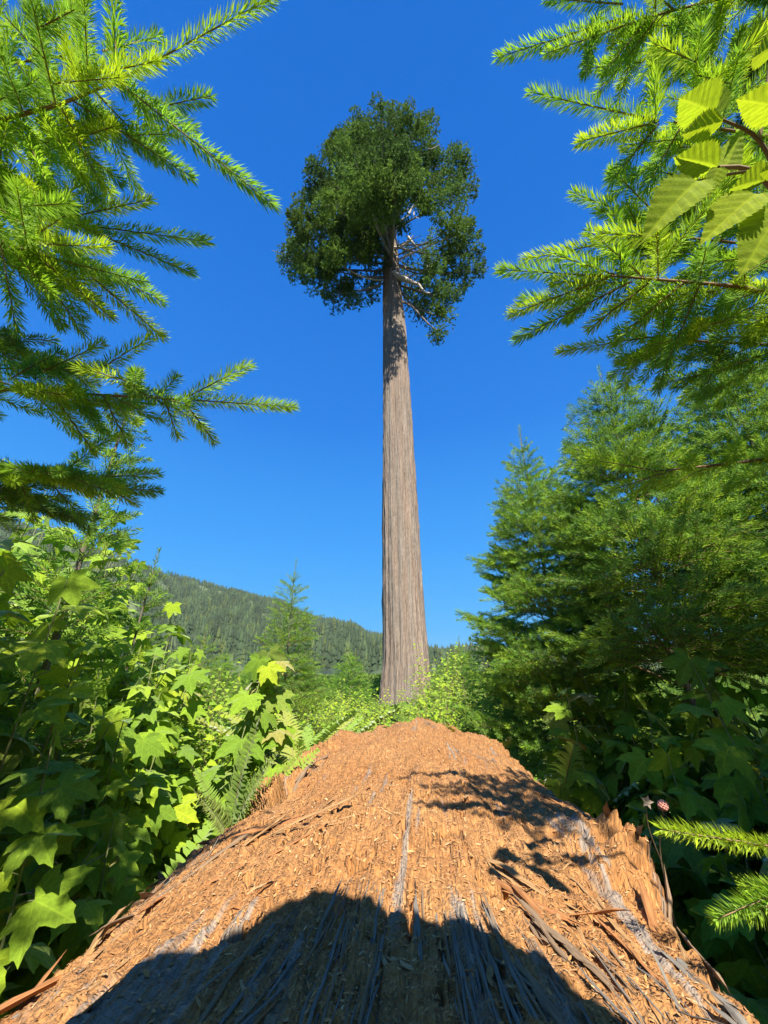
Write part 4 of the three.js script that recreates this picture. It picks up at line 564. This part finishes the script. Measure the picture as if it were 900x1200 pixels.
{
  const T = LTOP, x0 = .025, c = (x, y, z) => V(x0 + x, T + y, z), caps = [];
  const j = { neck: c(0, .90, .17), chest: c(0, .73, .25), waist: c(0, .52, .38), hip: c(0, .37, .46) };
  caps.push([j.hip, j.waist, .145, .125], [j.waist, j.chest, .125, .14], [c(-.15, .865, .20), c(.15, .865, .20), .088, .088], [j.chest, j.neck, .12, .055], [j.neck, c(0, .96, .12), .055, .052], [c(-.09, .37, .46), c(.09, .37, .46), .125, .125]);
  for (const s of [-1, 1]) caps.push([c(s * .06, .93, .14), c(s * .21, .88, .17), .065, .07], [c(s * .20, .865, .19), c(s * .37, .64, .17), .062, .045], [c(s * .37, .64, .17), c(s * .11, .36, .10), .046, .031], [c(s * .10, .36, .46), c(s * .17, .07, .22), .095, .068], [c(s * .17, .07, .22), c(s * .13, .07, .64), .066, .045], [c(s * .13, .06, .64), c(s * .13, .035, .74), .045, .032]);
  const bodyG = field(caps, c(-.62, -.06, -.08), .0125, 100, .024);
  // head
  const TL = .55, H = (x, y, z) => c(x, 0.875 + y * Math.cos(TL) + z * Math.sin(TL), .125 - y * Math.sin(TL) + z * Math.cos(TL)), hc = [[H(0, .03, .02), H(0, .04, .0), .088, .086], [H(0, -.03, -.03), H(0, -.08, -.055), .066, .04], [H(0, -.02, -.088), H(0, .02, -.082), .013, .007], [H(0, -.05, -.09), H(0, -.05, -.088), .016, .016], [H(-.03, .035, -.075), H(.03, .035, -.075), .016, .016], [H(-.024, -.062, -.082), H(.024, -.062, -.082), .009, .009], [H(0, -.06, .03), H(0, -.15, .03), .056, .056]];
  for (const s of [-1, 1]) hc.push([H(s * .082, .02, .01), H(s * .084, -.03, .012), .013, .009], [H(s * .03, .008, -.072), H(s * .032, .008, -.072), .014, .014]);
  const headG = field(hc, c(-.14, 0.875 - .18, .125 - .16), .0036, 90, .006);
  // hands closing on the phone's two ends
  const hands = [-1, 1].map((s) => {
    const w = c(s * .11, .36, .10), h = [[w, c(s * .088, .33, .062), .028, .024], [c(s * .09, .345, .065), c(s * .09, .30, .06), .022, .02]];
    for (let f = 0; f < 4; f++) { const y = .352 - f * .019, L = [.9, 1, .95, .78][f], a = c(s * .088, y, .058), b = c(s * (.092), y, .058 - .034 * L), d = c(s * (.080), y - .002, .030 - .020 * L), e = c(s * .068, y - .003, .028 - .012 * L); h.push([a, b, .0095, .009], [b, d, .009, .0085], [d, e, .0082, .007]); }
    h.push([c(s * .092, .35, .075), c(s * .082, .375, .052), .013, .011], [c(s * .082, .375, .052), c(s * .066, .372, .040), .010, .009]);
    return field(h, c(s * .11 - .09, .24, -.03), .0031, 60, .0035);
  });
  const all = mergeGeometries([bodyG, headG, ...hands]), P = all.attributes.position, col = new Float32Array(P.count * 3);
  for (let i = 0; i < P.count; i++) { const x = Math.abs(P.getX(i) - x0), y = P.getY(i) - T, z = P.getZ(i); const k = (y > .88 && z < .16 && x < .11) || (z < .2 && y > .2 && y < .55) ? [.50, .33, .25] : y < .46 && !(x > .24) ? (z > .64 ? [.10, .07, .05] : [.09, .10, .13]) : [.13, .20, .24]; col.set(k, i * 3); }
  all.setAttribute('color', new THREE.BufferAttribute(col, 3));
  const person = thing('person', 'person kneeling on the log in a dark shirt, holding a phone low with both hands', 'person', [0, 0, 0]);
  mesh('body', all, std([1, 1, 1], { vertexColors: true, roughness: .8 }), person);
  const hair = field([[H(0, .055, .03), H(0, .05, .02), .095, .092], [H(0, .02, .06), H(0, -.06, .07), .07, .05]], c(-.15, 0.875 - .16, .125 - .17), .0068, 50, .012), hp = hair.attributes.position, keep = [];
  for (let i = 0; i < hp.count; i += 3) { const yw = hp.getY(i) - T - 0.875, zw = hp.getZ(i) - .125, y = yw * Math.cos(TL) - zw * Math.sin(TL), z = yw * Math.sin(TL) + zw * Math.cos(TL); if (y > .055 - z * 1.3 || z > .03) keep.push(i, i + 1, i + 2); } hair.setIndex(keep);
  mesh('hair', hair, std([.05, .035, .025], { roughness: .7 }), person);
  const phone = thing('phone', 'phone held low in both hands of the kneeling person', 'phone', [0, 0, 0]), shape = new THREE.Shape(), W = .073, Hh = .036, R = .008;
  shape.moveTo(-W + R, -Hh); shape.lineTo(W - R, -Hh); shape.quadraticCurveTo(W, -Hh, W, -Hh + R); shape.lineTo(W, Hh - R); shape.quadraticCurveTo(W, Hh, W - R, Hh); shape.lineTo(-W + R, Hh); shape.quadraticCurveTo(-W, Hh, -W, Hh - R); shape.lineTo(-W, -Hh + R); shape.quadraticCurveTo(-W, -Hh, -W + R, -Hh);
  const cs = mesh('case', new THREE.ExtrudeGeometry(shape, { depth: .007, bevelSize: .001, bevelThickness: .001, bevelSegments: 2 }), std([.04, .04, .045], { roughness: .4 }), phone); cs.position.set(.03, T + .32, .03);
  const sc = mesh('screen', new THREE.BoxGeometry(.138, .066, .0006), std([.01, .01, .012], { roughness: .15 }), phone); sc.position.set(.03, T + .32, .0386);
}
console.log('person');
{ let tris = 0, inst = 0; scene.traverse((o) => { if (o.isMesh) { const n = (o.geometry.index ? o.geometry.index.count : o.geometry.attributes.position.count) / 3; if (o.isInstancedMesh) inst += n * o.count; else tris += n; } }); console.log('tris', tris, 'instanced', inst); }
scene.traverse((o) => { if (o.isMesh) o.castShadow = o.receiveShadow = true; });
renderer.render(scene, camera);
